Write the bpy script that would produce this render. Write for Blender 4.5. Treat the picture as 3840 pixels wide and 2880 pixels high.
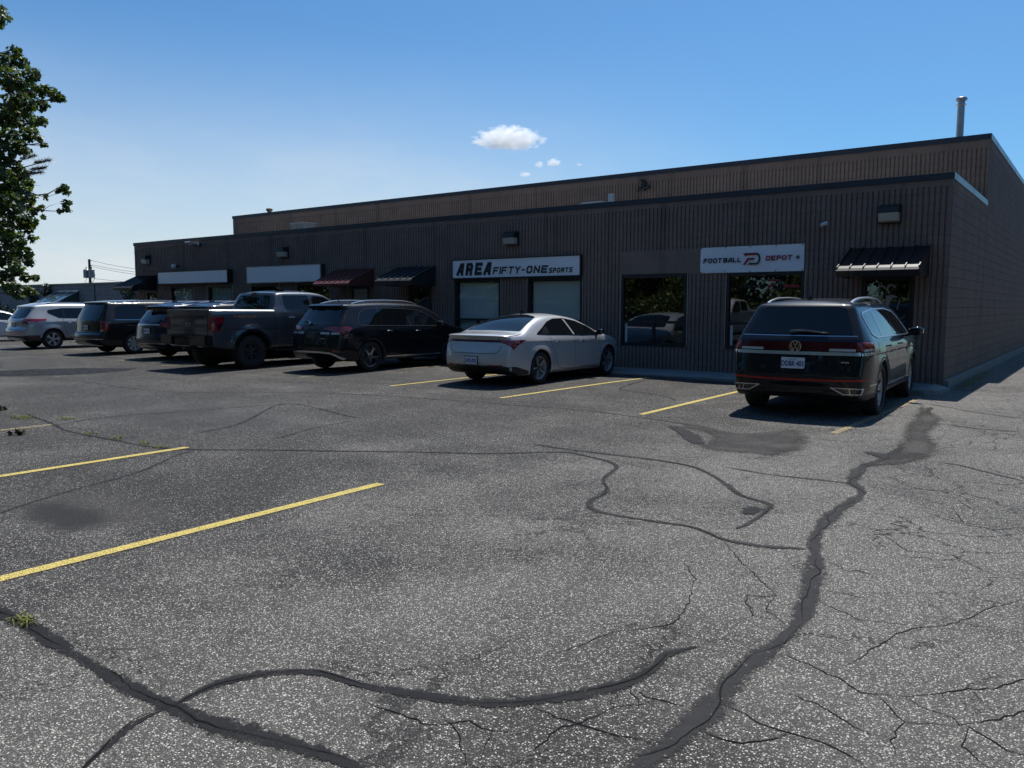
import bpy, bmesh, math, random
import numpy as np
from mathutils import Vector, Matrix, geometry
from mathutils.bvhtree import BVHTree
PI = math.pi
rnd = random.Random(7)
SC = bpy.context.scene
COL = SC.collection
for _o in list(bpy.data.objects): bpy.data.objects.remove(_o)

# ---------------------------------------------------------------- camera
cam_d = bpy.data.cameras.new('camera'); cam = bpy.data.objects.new('camera', cam_d); COL.objects.link(cam)
cam_d.sensor_width = 36.0; cam_d.lens = 28.2; cam_d.clip_start = 0.05; cam_d.clip_end = 3000
YAW, PIT, ROL = -0.638983, -0.0960333, 0.0022589
f = Vector((math.sin(YAW)*math.cos(PIT), math.cos(YAW)*math.cos(PIT), math.sin(PIT)))
r = Vector((math.cos(YAW), -math.sin(YAW), 0)); u = r.cross(f)
r2 = r*math.cos(ROL)+u*math.sin(ROL); u2 = u*math.cos(ROL)-r*math.sin(ROL)
cam.matrix_world = Matrix(((r2.x, u2.x, -f.x, 2.556), (r2.y, u2.y, -f.y, -17.55), (r2.z, u2.z, -f.z, 1.6), (0, 0, 0, 1)))
SC.camera = cam
# ---------------------------------------------------------------- sun, sky, exposure
SUNV = Vector((-0.125, 0.50, 1.0)).normalized()
SUN_EL = math.asin(SUNV.z); SUN_AZ = math.atan2(SUNV.x, SUNV.y)
sd = bpy.data.lights.new('sun', 'SUN'); sd.energy = 5.0; sd.angle = math.radians(0.53); sd.color = (1.0, 0.965, 0.91)
so = bpy.data.objects.new('sun', sd); COL.objects.link(so); so.location = (-10, 30, 60)
so.rotation_euler = (-SUNV).to_track_quat('-Z', 'Y').to_euler()
SC.view_settings.view_transform = 'Standard'; SC.view_settings.look = 'None'
SC.view_settings.gamma = 1.0; SC.view_settings.exposure = 0.12
SC.cycles.max_bounces = 12; SC.cycles.transparent_max_bounces = 24; SC.cycles.volume_bounces = 10
SC.cycles.volume_step_rate = 1.0; SC.cycles.volume_max_steps = 128
SC.cycles.sample_clamp_indirect = 6.0

class NT:
    """small helper for building node trees"""
    def __init__(s, tree): s.t = tree; tree.nodes.clear()
    def n(s, typ, **kw):
        nd = s.t.nodes.new(typ)
        for k, v in kw.items():
            if k.startswith('i_'):
                key = k[2:]; key = int(key) if key.isdigit() else key
                inp = nd.inputs[key]
                if isinstance(v, bpy.types.NodeSocket): s.t.links.new(v, inp)
                else: inp.default_value = v
            else: setattr(nd, k, v)
        return nd
    def l(s, a, b): s.t.links.new(a, b)
    def math(s, op, a, b=0.0, clamp=False):
        nd = s.n('ShaderNodeMath', operation=op); nd.use_clamp = clamp
        for i, v in enumerate((a, b)):
            if isinstance(v, bpy.types.NodeSocket): s.l(v, nd.inputs[i])
            else: nd.inputs[i].default_value = v
        return nd.outputs[0]
    def ramp(s, v, a, b, lo=0.0, hi=1.0, smooth=True):
        nd = s.n('ShaderNodeMapRange', interpolation_type='SMOOTHSTEP' if smooth else 'LINEAR')
        s.l(v, nd.inputs[0])
        for i, x in zip((1, 2, 3, 4), (a, b, lo, hi)): nd.inputs[i].default_value = x
        return nd.outputs[0]
    def mix(s, fac, a, b, typ='MIX'):
        nd = s.n('ShaderNodeMix', data_type='RGBA', blend_type=typ)
        for i, v in ((0, fac), (6, a), (7, b)):
            if isinstance(v, bpy.types.NodeSocket): s.l(v, nd.inputs[i])
            else: nd.inputs[i].default_value = v if i == 0 else (*v, 1)[:4]
        return nd.outputs[2]
    def noise(s, vec, scale, detail=3, rough=.55, out='Fac'):
        nd = s.n('ShaderNodeTexNoise'); s.l(vec, nd.inputs['Vector'])
        nd.inputs['Scale'].default_value = scale; nd.inputs['Detail'].default_value = detail; nd.inputs['Roughness'].default_value = rough
        return nd.outputs[out]
    def vscale(s, vec, sc):
        nd = s.n('ShaderNodeVectorMath', operation='MULTIPLY'); s.l(vec, nd.inputs[0]); nd.inputs[1].default_value = sc
        return nd.outputs[0]

w = bpy.data.worlds.new('World'); SC.world = w; w.use_nodes = True
N = NT(w.node_tree)
sky = N.n('ShaderNodeTexSky', sky_type='NISHITA'); sky.sun_disc = False
sky.sun_elevation = SUN_EL; sky.sun_rotation = SUN_AZ; sky.altitude = 100; sky.air_density = 1.0; sky.dust_density = 0.6; sky.ozone_density = 3.0
tc = N.n('ShaderNodeTexCoord')
sep = N.n('ShaderNodeSeparateXYZ'); N.l(tc.outputs['Generated'], sep.inputs[0])
# whitish haze mixed into the sky colour low in the west
hd = N.n('ShaderNodeVectorMath', operation='DOT_PRODUCT'); N.l(tc.outputs['Generated'], hd.inputs[0]); hd.inputs[1].default_value = Vector((-0.95, 0.30, 0.0)).normalized()
west = N.ramp(hd.outputs['Value'], 0.50, 0.95)
low = N.ramp(sep.outputs['Z'], 0.0, 0.33, 1.0, 0.0)
str_v = N.vscale(tc.outputs['Generated'], (2.0, 2.0, 7.0))
wisp = N.ramp(N.noise(str_v, 2.2, 5, .6), 0.35, 0.75, .75, 1.0)
hz = N.math('MULTIPLY', N.math('MULTIPLY', west, low), wisp)
hz = N.math('MULTIPLY', hz, 0.97)
lowall = N.ramp(sep.outputs['Z'], -0.02, 0.42, 1.0, 0.0)
skyc = N.mix(N.math('MULTIPLY', lowall, 0.0), sky.outputs[0], (5.5, 6.6, 7.4))
tint = N.mix(1.0, skyc, (0.60, .99, 1.24), 'MULTIPLY')
skyc = N.mix(hz, tint, (8.1, 8.6, 8.9))
bg = N.n('ShaderNodeBackground'); N.l(skyc, bg.inputs[0]); bg.inputs[1].default_value = 0.086
out = N.n('ShaderNodeOutputWorld'); N.l(bg.outputs[0], out.inputs[0])

# ---------------------------------------------------------------- materials
M = {}
def pmat(name, col, rough=.5, metal=0., coat=0., spec=.5, emit=None, bump=None, var=None, dirt=0.0):
    m = bpy.data.materials.new(name); m.use_nodes = True; n = NT(m.node_tree)
    b = n.n('ShaderNodeBsdfPrincipled'); o = n.n('ShaderNodeOutputMaterial'); n.l(b.outputs[0], o.inputs[0])
    b.inputs['Base Color'].default_value = (*col, 1); b.inputs['Roughness'].default_value = rough
    b.inputs['Metallic'].default_value = metal; b.inputs['Coat Weight'].default_value = coat; b.inputs['Coat Roughness'].default_value = 0.03
    b.inputs['Specular IOR Level'].default_value = spec
    g = n.n('ShaderNodeTexCoord').outputs['Object']
    if var:
        sc, amt = var
        nf = n.noise(g, sc, 4)
        n.l(n.mix(nf, tuple(c*(1-amt) for c in col), tuple(min(1, c*(1+amt)) for c in col)), b.inputs['Base Color'])
    if dirt:
        # dust film: lifts roughness in patches
        nf = n.noise(g, 3.0, 5)
        n.l(n.ramp(nf, .35, .7, rough, min(1, rough+dirt)), b.inputs['Roughness'])
        if coat:
            n.l(n.ramp(nf, .35, .7, .03, .03+dirt*.35), b.inputs['Coat Roughness'])
    if bump:
        sc, st = bump
        bp = n.n('ShaderNodeBump'); bp.inputs['Strength'].default_value = st; bp.inputs['Distance'].default_value = .01
        n.l(n.noise(g, sc, 4), bp.inputs['Height']); n.l(bp.outputs[0], b.inputs['Normal'])
    M[name] = m; return m
pmat('black_plastic', (.018, .018, .02), .55, bump=(300, .2))
pmat('rubber', (.016, .016, .017), .8, bump=(60, .3))
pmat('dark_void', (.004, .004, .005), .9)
pmat('gloss_black', (.006, .007, .009), .06, coat=1)
pmat('car_glass', (.005, .007, .009), .02, spec=.5, dirt=.02)
pmat('chrome', (.50, .52, .55), .14, 1)
pmat('satin_silver', (.55, .57, .60), .28, .9)
pmat('alloy', (.50, .51, .52), .35, .35)
pmat('alloy_dark', (.07, .072, .078), .35, .3)
pmat('red_lens', (.22, .006, .010), .12, coat=1)
pmat('dark_red_lens', (.050, .002, .008), .15, coat=.1, spec=.3)
pmat('clear_lens', (.45, .45, .44), .15, coat=1)
pmat('red_strip', (.42, .012, .012), .3)
pmat('orange_decal', (.42, .16, .06), .4)
pmat('plate_white', (.62, .65, .68), .45)
pmat('plate_blue', (.03, .06, .22), .5)
pmat('black_paint', (.004, .005, .008), .4, 0, coat=.7, spec=.1, dirt=.006)
pmat('darkblue_paint', (.003, .005, .010), .4, 0, coat=.7, spec=.1, dirt=.006)
pmat('blue_paint', (.004, .007, .026), .35, .2, coat=.6, spec=.2, dirt=.01)
pmat('charcoal_paint', (.007, .008, .010), .4, 0, coat=.6, spec=.2, dirt=.02)
pmat('grey_truck_paint', (.050, .058, .068), .35, .3, coat=1, dirt=.04)
pmat('silver_paint', (.36, .37, .385), .35, .3, coat=1, dirt=.03)
pmat('pale_grey_paint', (.43, .44, .45), .38, .2, coat=1, dirt=.03)
pmat('white_paint', (.60, .61, .63), .35, 0, coat=1, dirt=.05)
pmat('frame_dark', (.022, .022, .025), .4, .3)
pmat('galv', (.42, .44, .46), .35, .7, var=(3, .15))
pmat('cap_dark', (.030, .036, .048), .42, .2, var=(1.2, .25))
pmat('cap_sky_lit', (.30, .33, .36), .4, .5, var=(1.5, .15))  # side caps: sky reflection painted in as a paler metal than the front caps
pmat('sign_white', (.74, .77, .82), .35, var=(2, .06))
pmat('sign_black', (.012, .013, .016), .4)
pmat('sign_charcoal', (.035, .045, .052), .4)
pmat('sign_red', (.26, .018, .028), .4)
pmat('sign_outline', (.20, .23, .27), .45)
pmat('awning_black', (.012, .013, .016), .35, .2, coat=.3)
pmat('awning_red', (.13, .040, .032), .4, coat=.3)
pmat('awning_grey', (.016, .017, .020), .65)
pmat('lamp_housing', (.020, .018, .017), .5)
pmat('lamp_lens', (.42, .40, .36), .3)
pmat('white_plastic', (.6, .6, .6), .4)
pmat('concrete', (.21, .215, .21), .85, var=(2.5, .3), bump=(60, .35))
pmat('roofing', (.36, .34, .32), .9, var=(1.0, .2), bump=(90, .5))
pmat('interior', (.10, .10, .10), .9)
pmat('blind_green', (.55, .59, .58), .7)
pmat('blind_white', (.50, .54, .53), .7)
pmat('door_panel', (.12, .125, .13), .5)
pmat('decal_grey', (.30, .32, .35), .5)
pmat('wood_pole', (.05, .042, .036), .9, var=(8, .3))
pmat('wire', (.05, .05, .055), .6)
pmat('bark', (.055, .042, .033), .95, var=(9, .4), bump=(40, .8))
pmat('steel_unit', (.20, .21, .215), .45, .4, var=(3, .15))
pmat('pipe_steel', (.32, .32, .32), .4, .6, var=(4, .25))
pmat('green_glass', (.035, .06, .058), .15, coat=.6)
pmat('green_frame', (.035, .075, .07), .4)
pmat('weed', (.16, .17, .03), .8, var=(30, .5))
pmat('dead_leaf', (.06, .05, .02), .9)

def leaf_mat(name, c1, c2, trans=.45):
    m = bpy.data.materials.new(name); m.use_nodes = True; n = NT(m.node_tree)
    o = n.n('ShaderNodeOutputMaterial'); g = n.n('ShaderNodeNewGeometry')
    c = n.mix(g.outputs['Random Per Island'], c1, c2)
    d = n.n('ShaderNodeBsdfPrincipled'); n.l(c, d.inputs['Base Color']); d.inputs['Roughness'].default_value = .42
    t = n.n('ShaderNodeBsdfTranslucent'); n.l(n.mix(1.0, c, (1.5, 1.7, .7), 'MULTIPLY'), t.inputs[0])
    mx = n.n('ShaderNodeMixShader'); mx.inputs[0].default_value = trans
    n.l(d.outputs[0], mx.inputs[1]); n.l(t.outputs[0], mx.inputs[2]); n.l(mx.outputs[0], o.inputs[0])
    M[name] = m
leaf_mat('maple_leaf', (.024, .042, .010), (.10, .13, .030), .34)
leaf_mat('tree_leaf', (.05, .08, .02), (.13, .16, .05), .3)
leaf_mat('ivy_leaf', (.014, .024, .012), (.035, .05, .02), .2)
leaf_mat('pine_needle', (.03, .05, .035), (.06, .08, .055), .1)

def window_glass(name, tint=(.85, .90, .88), ior=1.75):
    m = bpy.data.materials.new(name); m.use_nodes = True; n = NT(m.node_tree)
    o = n.n('ShaderNodeOutputMaterial'); lw = n.n('ShaderNodeLayerWeight'); lw.inputs[0].default_value = .5; fac = n.math('ADD', n.math('MULTIPLY', n.math('POWER', lw.outputs['Facing'], 5.0), .90), .10)
    t = n.n('ShaderNodeBsdfTransparent'); t.inputs[0].default_value = (*tint, 1)
    g = n.n('ShaderNodeBsdfGlossy'); g.inputs['Roughness'].default_value = 0.0; g.inputs[0].default_value = (1, 1, 1, 1)
    bp = n.n('ShaderNodeBump'); bp.inputs['Strength'].default_value = .06; bp.inputs['Distance'].default_value = .02
    n.l(n.noise(n.n('ShaderNodeNewGeometry').outputs['Position'], 1.2, 1), bp.inputs['Height']); n.l(bp.outputs[0], g.inputs['Normal'])
    mx = n.n('ShaderNodeMixShader'); n.l(fac, mx.inputs[0]); n.l(t.outputs[0], mx.inputs[1]); n.l(g.outputs[0], mx.inputs[2])
    n.l(mx.outputs[0], o.inputs[0]); M[name] = m
window_glass('window_glass')

def block_mat(name, col, mode):
    """painted split-face block: courses every 0.2 m, rough face, run-off stains from the top"""
    m = bpy.data.materials.new(name); m.use_nodes = True; n = NT(m.node_tree)
    b = n.n('ShaderNodeBsdfPrincipled'); o = n.n('ShaderNodeOutputMaterial'); n.l(b.outputs[0], o.inputs[0])
    P = n.n('ShaderNodeNewGeometry').outputs['Position']
    sp = n.n('ShaderNodeSeparateXYZ'); n.l(P, sp.inputs[0])
    zf = n.math('FRACT', n.math('MULTIPLY', sp.outputs['Z'], 5.0))
    zj = n.math('ABSOLUTE', n.math('SUBTRACT', zf, .5))
    joint = n.ramp(zj, .455, .49)
    xy = n.math('ADD', sp.outputs['X'], sp.outputs['Y'])
    row = n.math('FLOOR', n.math('MULTIPLY', sp.outputs['Z'], 5.0))
    xs = n.math('ADD', n.math('MULTIPLY', xy, 2.46), n.math('MULTIPLY', row, .5))
    vj = n.math('ABSOLUTE', n.math('SUBTRACT', n.math('FRACT', xs), .5))
    vjoint = n.ramp(vj, .482, .495)
    cb = n.n('ShaderNodeCombineXYZ'); n.l(n.math('FLOOR', xs), cb.inputs[0]); n.l(row, cb.inputs[1])
    wn = n.n('ShaderNodeTexWhiteNoise'); n.l(cb.outputs[0], wn.inputs['Vector'])
    fine = n.noise(P, 55, 5, .7); mid = n.noise(P, 1.3, 4)
    streak = n.noise(n.vscale(P, (3.0, 3.0, .12)), 1.0, 4, .6)
    d = tuple(c*.62 for c in col); br = tuple(min(1, c*1.3) for c in col)
    c = n.mix(n.ramp(mid, .3, .7), tuple(x*.88 for x in col), tuple(x*1.1 for x in col))
    c = n.mix(n.math('MULTIPLY', wn.outputs['Value'], .30), c, br)
    c = n.mix(n.math('MULTIPLY', n.ramp(fine, .35, .62, 1, 0), .55), c, d)
    c = n.mix(n.math('MULTIPLY', n.ramp(streak, .56, .74), .5), c, tuple(x*.45 for x in col))
    jk = .55 if mode == 'side' else .35
    c = n.mix(n.math('MULTIPLY', joint, jk), c, d)
    c = n.mix(n.math('MULTIPLY', vjoint, .35 if mode != 'band' else .6), c, d)
    if mode != 'side':   # old run-off stains below roof joints
        for sx, sw in ((-6.05, .10), (-4.0, .05), (-9.4, .06), (-13.3, .05), (-16.2, .09), (-20.9, .12), (-23.4, .07), (-26.3, .08)):
            dx = n.math('ABSOLUTE', n.math('SUBTRACT', n.math('ADD', sp.outputs['X'], n.math('MULTIPLY', n.math('SUBTRACT', n.noise(n.vscale(P, (0, 0, 1)), 2.0, 2), .5), .12)), sx))
            fade = n.ramp(sp.outputs['Z'], 2.0, 3.6, .35, 1)
            c = n.mix(n.math('MULTIPLY', n.math('MULTIPLY', n.ramp(dx, sw*.3, sw*1.6, 1, 0), fade), .42), c, tuple(x*.4 for x in col))
    n.l(c, b.inputs['Base Color']); b.inputs['Roughness'].default_value = .85; b.inputs['Specular IOR Level'].default_value = .25
    hgt = n.math('SUBTRACT', n.math('ADD', fine, n.noise(n.vscale(P, (1, 1, .45)), 18, 3)), n.math('MULTIPLY', joint, 1.0))
    bp = n.n('ShaderNodeBump'); bp.inputs['Strength'].default_value = {'side': .9, 'rib': .6, 'band': .25}[mode]; bp.inputs['Distance'].default_value = .02
    n.l(hgt, bp.inputs['Height']); n.l(bp.outputs[0], b.inputs['Normal'])
    M[name] = m
WALLC = (.225, .166, .142)
block_mat('block_rib', WALLC, 'rib'); block_mat('block_side', tuple(c*.95 for c in WALLC), 'side'); block_mat('block_band', tuple(c*.98 for c in WALLC), 'band')
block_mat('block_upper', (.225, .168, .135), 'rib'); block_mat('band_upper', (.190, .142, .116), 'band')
block_mat('block_far', (.26, .24, .24), 'side')

def asphalt_mat():
    m = bpy.data.materials.new('asphalt'); m.use_nodes = True; n = NT(m.node_tree)
    b = n.n('ShaderNodeBsdfPrincipled'); o = n.n('ShaderNodeOutputMaterial'); n.l(b.outputs[0], o.inputs[0])
    P = n.n('ShaderNodeNewGeometry').outputs['Position']
    wob = n.n('ShaderNodeVectorMath', operation='MULTIPLY_ADD')
    n.l(n.noise(P, 60, 2, out='Color'), wob.inputs[0]); wob.inputs[1].default_value = (.012, .012, .012); n.l(P, wob.inputs[2])
    v = n.n('ShaderNodeTexVoronoi'); v.inputs['Scale'].default_value = 92; n.l(wob.outputs[0], v.inputs['Vector'])
    sc = n.n('ShaderNodeSeparateColor'); n.l(v.outputs['Color'], sc.inputs[0])
    v2 = n.n('ShaderNodeTexVoronoi'); v2.inputs['Scale'].default_value = 190; n.l(wob.outputs[0], v2.inputs['Vector'])
    sc2 = n.n('ShaderNodeSeparateColor'); n.l(v2.outputs['Color'], sc2.inputs[0])
    big = n.noise(P, .32, 4, .55); med = n.noise(P, 1.1, 5, .62); strk = n.noise(n.vscale(P, (.5, .16, 1)), 1.3, 3)
    # wear: how many stones are bare
    sp = n.n('ShaderNodeSeparateXYZ'); n.l(P, sp.inputs[0])
    xr = n.ramp(n.math('ADD', sp.outputs['X'], n.math('MULTIPLY', big, 3.0)), -3.0, 1.8, -.12, .12)
    wear = n.math('ADD', n.math('ADD', n.math('MULTIPLY', big, .5), n.math('MULTIPLY', med, .5)), xr)
    wear = n.math('ADD', wear, n.math('MULTIPLY', n.math('SUBTRACT', strk, .5), .35))
    thr = n.ramp(wear, .32, .70, .72, .12, smooth=False)
    pick = n.ramp(n.math('SUBTRACT', sc.outputs[0], thr), -.02, .04)
    szr = n.math('SUBTRACT', v.outputs['Distance'], n.math('MULTIPLY', sc.outputs[2], .30))
    shape = n.ramp(szr, .15, .23, 1, 0)
    stone = n.math('MULTIPLY', pick, shape)
    pick2 = n.ramp(n.math('SUBTRACT', sc2.outputs[0], n.math('ADD', thr, .22)), -.02, .04)
    stone2 = n.math('MULTIPLY', n.math('MULTIPLY', pick2, n.ramp(v2.outputs['Distance'], .3, .45, 1, 0)), .55)
    st = n.math('MAXIMUM', stone, stone2)
    binder = n.mix(n.noise(P, 8, 4), (.022, .0205, .0192), (.037, .0345, .0325))
    binder = n.mix(n.ramp(wear, .40, .72), binder, (.072, .067, .061))
    scol = n.mix(n.math('POWER', sc.outputs[1], 1.3), (.15, .143, .128), (.72, .68, .61))
    c = n.mix(st, binder, scol)
    # oil and damp marks
    def spot(x, y, rx, ry, amt, cc):
        q = n.n('ShaderNodeVectorMath', operation='MULTIPLY_ADD'); n.l(P, q.inputs[0]); q.inputs[1].default_value = (1/rx, 1/ry, 0); q.inputs[2].default_value = (-x/rx, -y/ry, 0)
        ln = n.n('ShaderNodeVectorMath', operation='LENGTH'); n.l(q.outputs[0], ln.inputs[0])
        dd = n.math('ADD', ln.outputs['Value'], n.math('MULTIPLY', n.math('SUBTRACT', n.noise(P, 2.2, 4), .5), 1.1))
        return n.mix(n.math('MULTIPLY', n.ramp(dd, .35, 1.05, 1, 0), amt), c, cc)
    c = spot(-3.9, -14.6, 1.15, .62, .55, (.055, .051, .047)); c = spot(-3.75, -14.75, .75, .30, .93, (.022, .020, .019))
    v5 = n.n('ShaderNodeTexVoronoi'); v5.inputs['Scale'].default_value = 1.6; n.l(wob.outputs[0], v5.inputs['Vector']); s5 = n.n('ShaderNodeSeparateColor'); n.l(v5.outputs['Color'], s5.inputs[0])
    drip = n.math('MULTIPLY', n.ramp(n.math('SUBTRACT', v5.outputs['Distance'], n.math('MULTIPLY', s5.outputs[1], .07)), .0, .035, 1, 0), n.ramp(s5.outputs[0], .62, .64))
    c = n.mix(n.math('MULTIPLY', drip, .75), c, (.014, .013, .013))
    c = spot(-11.5, -4.9, 2.2, .7, .5, (.04, .04, .042))
    c = spot(-8.0, -11.0, 2.5, 1.2, .35, (.045, .045, .048))
    # hairline crazing in the worn area on the right
    vw = n.n('ShaderNodeVectorMath', operation='MULTIPLY_ADD'); n.l(n.noise(P, 2.5, 4, .65, out='Color'), vw.inputs[0]); vw.inputs[1].default_value = (.5, .5, 0); n.l(P, vw.inputs[2])
    v3 = n.n('ShaderNodeTexVoronoi', feature='DISTANCE_TO_EDGE'); v3.inputs['Scale'].default_value = 2.1; n.l(vw.outputs[0], v3.inputs['Vector'])
    zone = n.math('MULTIPLY', n.ramp(n.math('ADD', sp.outputs['X'], n.math('MULTIPLY', med, 2.0)), 1.2, 2.4), n.math('MULTIPLY', n.ramp(n.noise(P, .8, 3), .40, .52), n.ramp(sp.outputs['Y'], -13.2, -12.2)))
    crz = n.math('MULTIPLY', n.ramp(v3.outputs['Distance'], .005, .020, 1, 0), zone)
    vw2 = n.n('ShaderNodeVectorMath', operation='MULTIPLY_ADD'); n.l(n.noise(P, 1.7, 5, .7, out='Color'), vw2.inputs[0]); vw2.inputs[1].default_value = (1.1, 1.1, 0); n.l(P, vw2.inputs[2])
    v4 = n.n('ShaderNodeTexVoronoi', feature='DISTANCE_TO_EDGE'); v4.inputs['Scale'].default_value = .9; n.l(vw2.outputs[0], v4.inputs['Vector'])
    zone2 = n.math('MULTIPLY', n.ramp(n.noise(P, .9, 3), .44, .60), n.ramp(sp.outputs['X'], -4.0, 0.5, .25, .8))
    crz = n.math('MAXIMUM', crz, n.math('MULTIPLY', n.ramp(v4.outputs['Distance'], .003, .011, 1, 0), zone2))
    c = n.mix(n.math('MULTIPLY', crz, .9), c, (.012, .012, .012))
    n.l(c, b.inputs['Base Color'])
    n.l(n.ramp(st, 0, 1, .8, .6), b.inputs['Roughness']); b.inputs['Specular IOR Level'].default_value = .22
    h = n.math('ADD', n.math('MULTIPLY', n.ramp(v.outputs['Distance'], .1, .55, 1, 0), .8), n.math('MULTIPLY', n.noise(P, 230, 3), .5))
    h = n.math('SUBTRACT', h, n.math('MULTIPLY', crz, 2.0))
    bp = n.n('ShaderNodeBump'); bp.inputs['Strength'].default_value = .85; bp.inputs['Distance'].default_value = .006
    n.l(h, bp.inputs['Height']); n.l(bp.outputs[0], b.inputs['Normal'])
    M['asphalt'] = m
asphalt_mat()

def ragged(name, base, stones, lo, hi, rough=.7, nsc=26, rag=1.0, attr='edge', wornhole=0.0, patchy=None):
    """flat layer on the ground with an irregular outline (attribute 'edge' is 0 at the border, 1 inside)"""
    m = bpy.data.materials.new(name); m.use_nodes = True; n = NT(m.node_tree)
    b = n.n('ShaderNodeBsdfPrincipled'); o = n.n('ShaderNodeOutputMaterial')
    P = n.n('ShaderNodeNewGeometry').outputs['Position']
    at = n.n('ShaderNodeAttribute', attribute_name=attr)
    nz = n.math('ADD', n.math('MULTIPLY', n.noise(P, nsc, 4, .65), .7), n.math('MULTIPLY', n.noise(P, nsc*4, 2), .3))
    k = n.math('ADD', at.outputs['Fac'], n.math('MULTIPLY', n.math('SUBTRACT', nz, .5), rag))
    fac = n.ramp(k, lo, hi)
    if rag > 1: fac = n.math('MULTIPLY', fac, n.ramp(n.noise(P, 5, 4, .7), .30, .62, .62, .97))
    if wornhole:
        fac = n.math('MULTIPLY', fac, n.ramp(n.noise(P, 120, 5, .75), .5-wornhole, .5-wornhole+.08))
    c = n.mix(n.noise(P, 7, 4), tuple(x*.8 for x in base), tuple(x*1.25 for x in base))
    if patchy: c = n.mix(n.ramp(n.noise(P, 1.6, 4), .42, .62), c, patchy)
    if stones:
        v = n.n('ShaderNodeTexVoronoi'); v.inputs['Scale'].default_value = 62; n.l(P, v.inputs['Vector'])
        s2 = n.n('ShaderNodeSeparateColor'); n.l(v.outputs['Color'], s2.inputs[0])
        st = n.math('MULTIPLY', n.ramp(s2.outputs[0], 1-stones, 1-stones+.04), n.ramp(v.outputs['Distance'], .26, .4, 1, 0))
        c = n.mix(st, c, (.22, .21, .20))
    n.l(c, b.inputs['Base Color']); b.inputs['Roughness'].default_value = rough; b.inputs['Specular IOR Level'].default_value = .14
    bp = n.n('ShaderNodeBump'); bp.inputs['Strength'].default_value = .5; bp.inputs['Distance'].default_value = .004
    n.l(n.noise(P, 160, 3), bp.inputs['Height']); n.l(bp.outputs[0], b.inputs['Normal'])
    t = n.n('ShaderNodeBsdfTransparent'); mx = n.n('ShaderNodeMixShader')
    n.l(fac, mx.inputs[0]); n.l(t.outputs[0], mx.inputs[1]); n.l(b.outputs[0], mx.inputs[2]); n.l(mx.outputs[0], o.inputs[0])
    M[name] = m
ragged('sealant', (.015, .015, .016), 0, .16, .46, .7, 19, rag=1.8)
ragged('sealant_grey', (.033, .032, .033), .05, .15, .66, .8, 18, rag=1.8)
ragged('crack_fill', (.008, .008, .008), 0, .30, .5, .9, 40)
ragged('skim_patch', (.036, .034, .033), .12, .40, .95, .85, 5, patchy=(.060, .056, .052))
ragged('rough_patch', (.022, .021, .021), .1, .42, .60, .8, 14)
ragged('line_paint', (.62, .49, .15), 0, .16, .30, .7, 30, wornhole=.075)
ragged('line_paint_old', (.55, .43, .22), 0, .20, .34, .6, 24, wornhole=.02)

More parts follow.
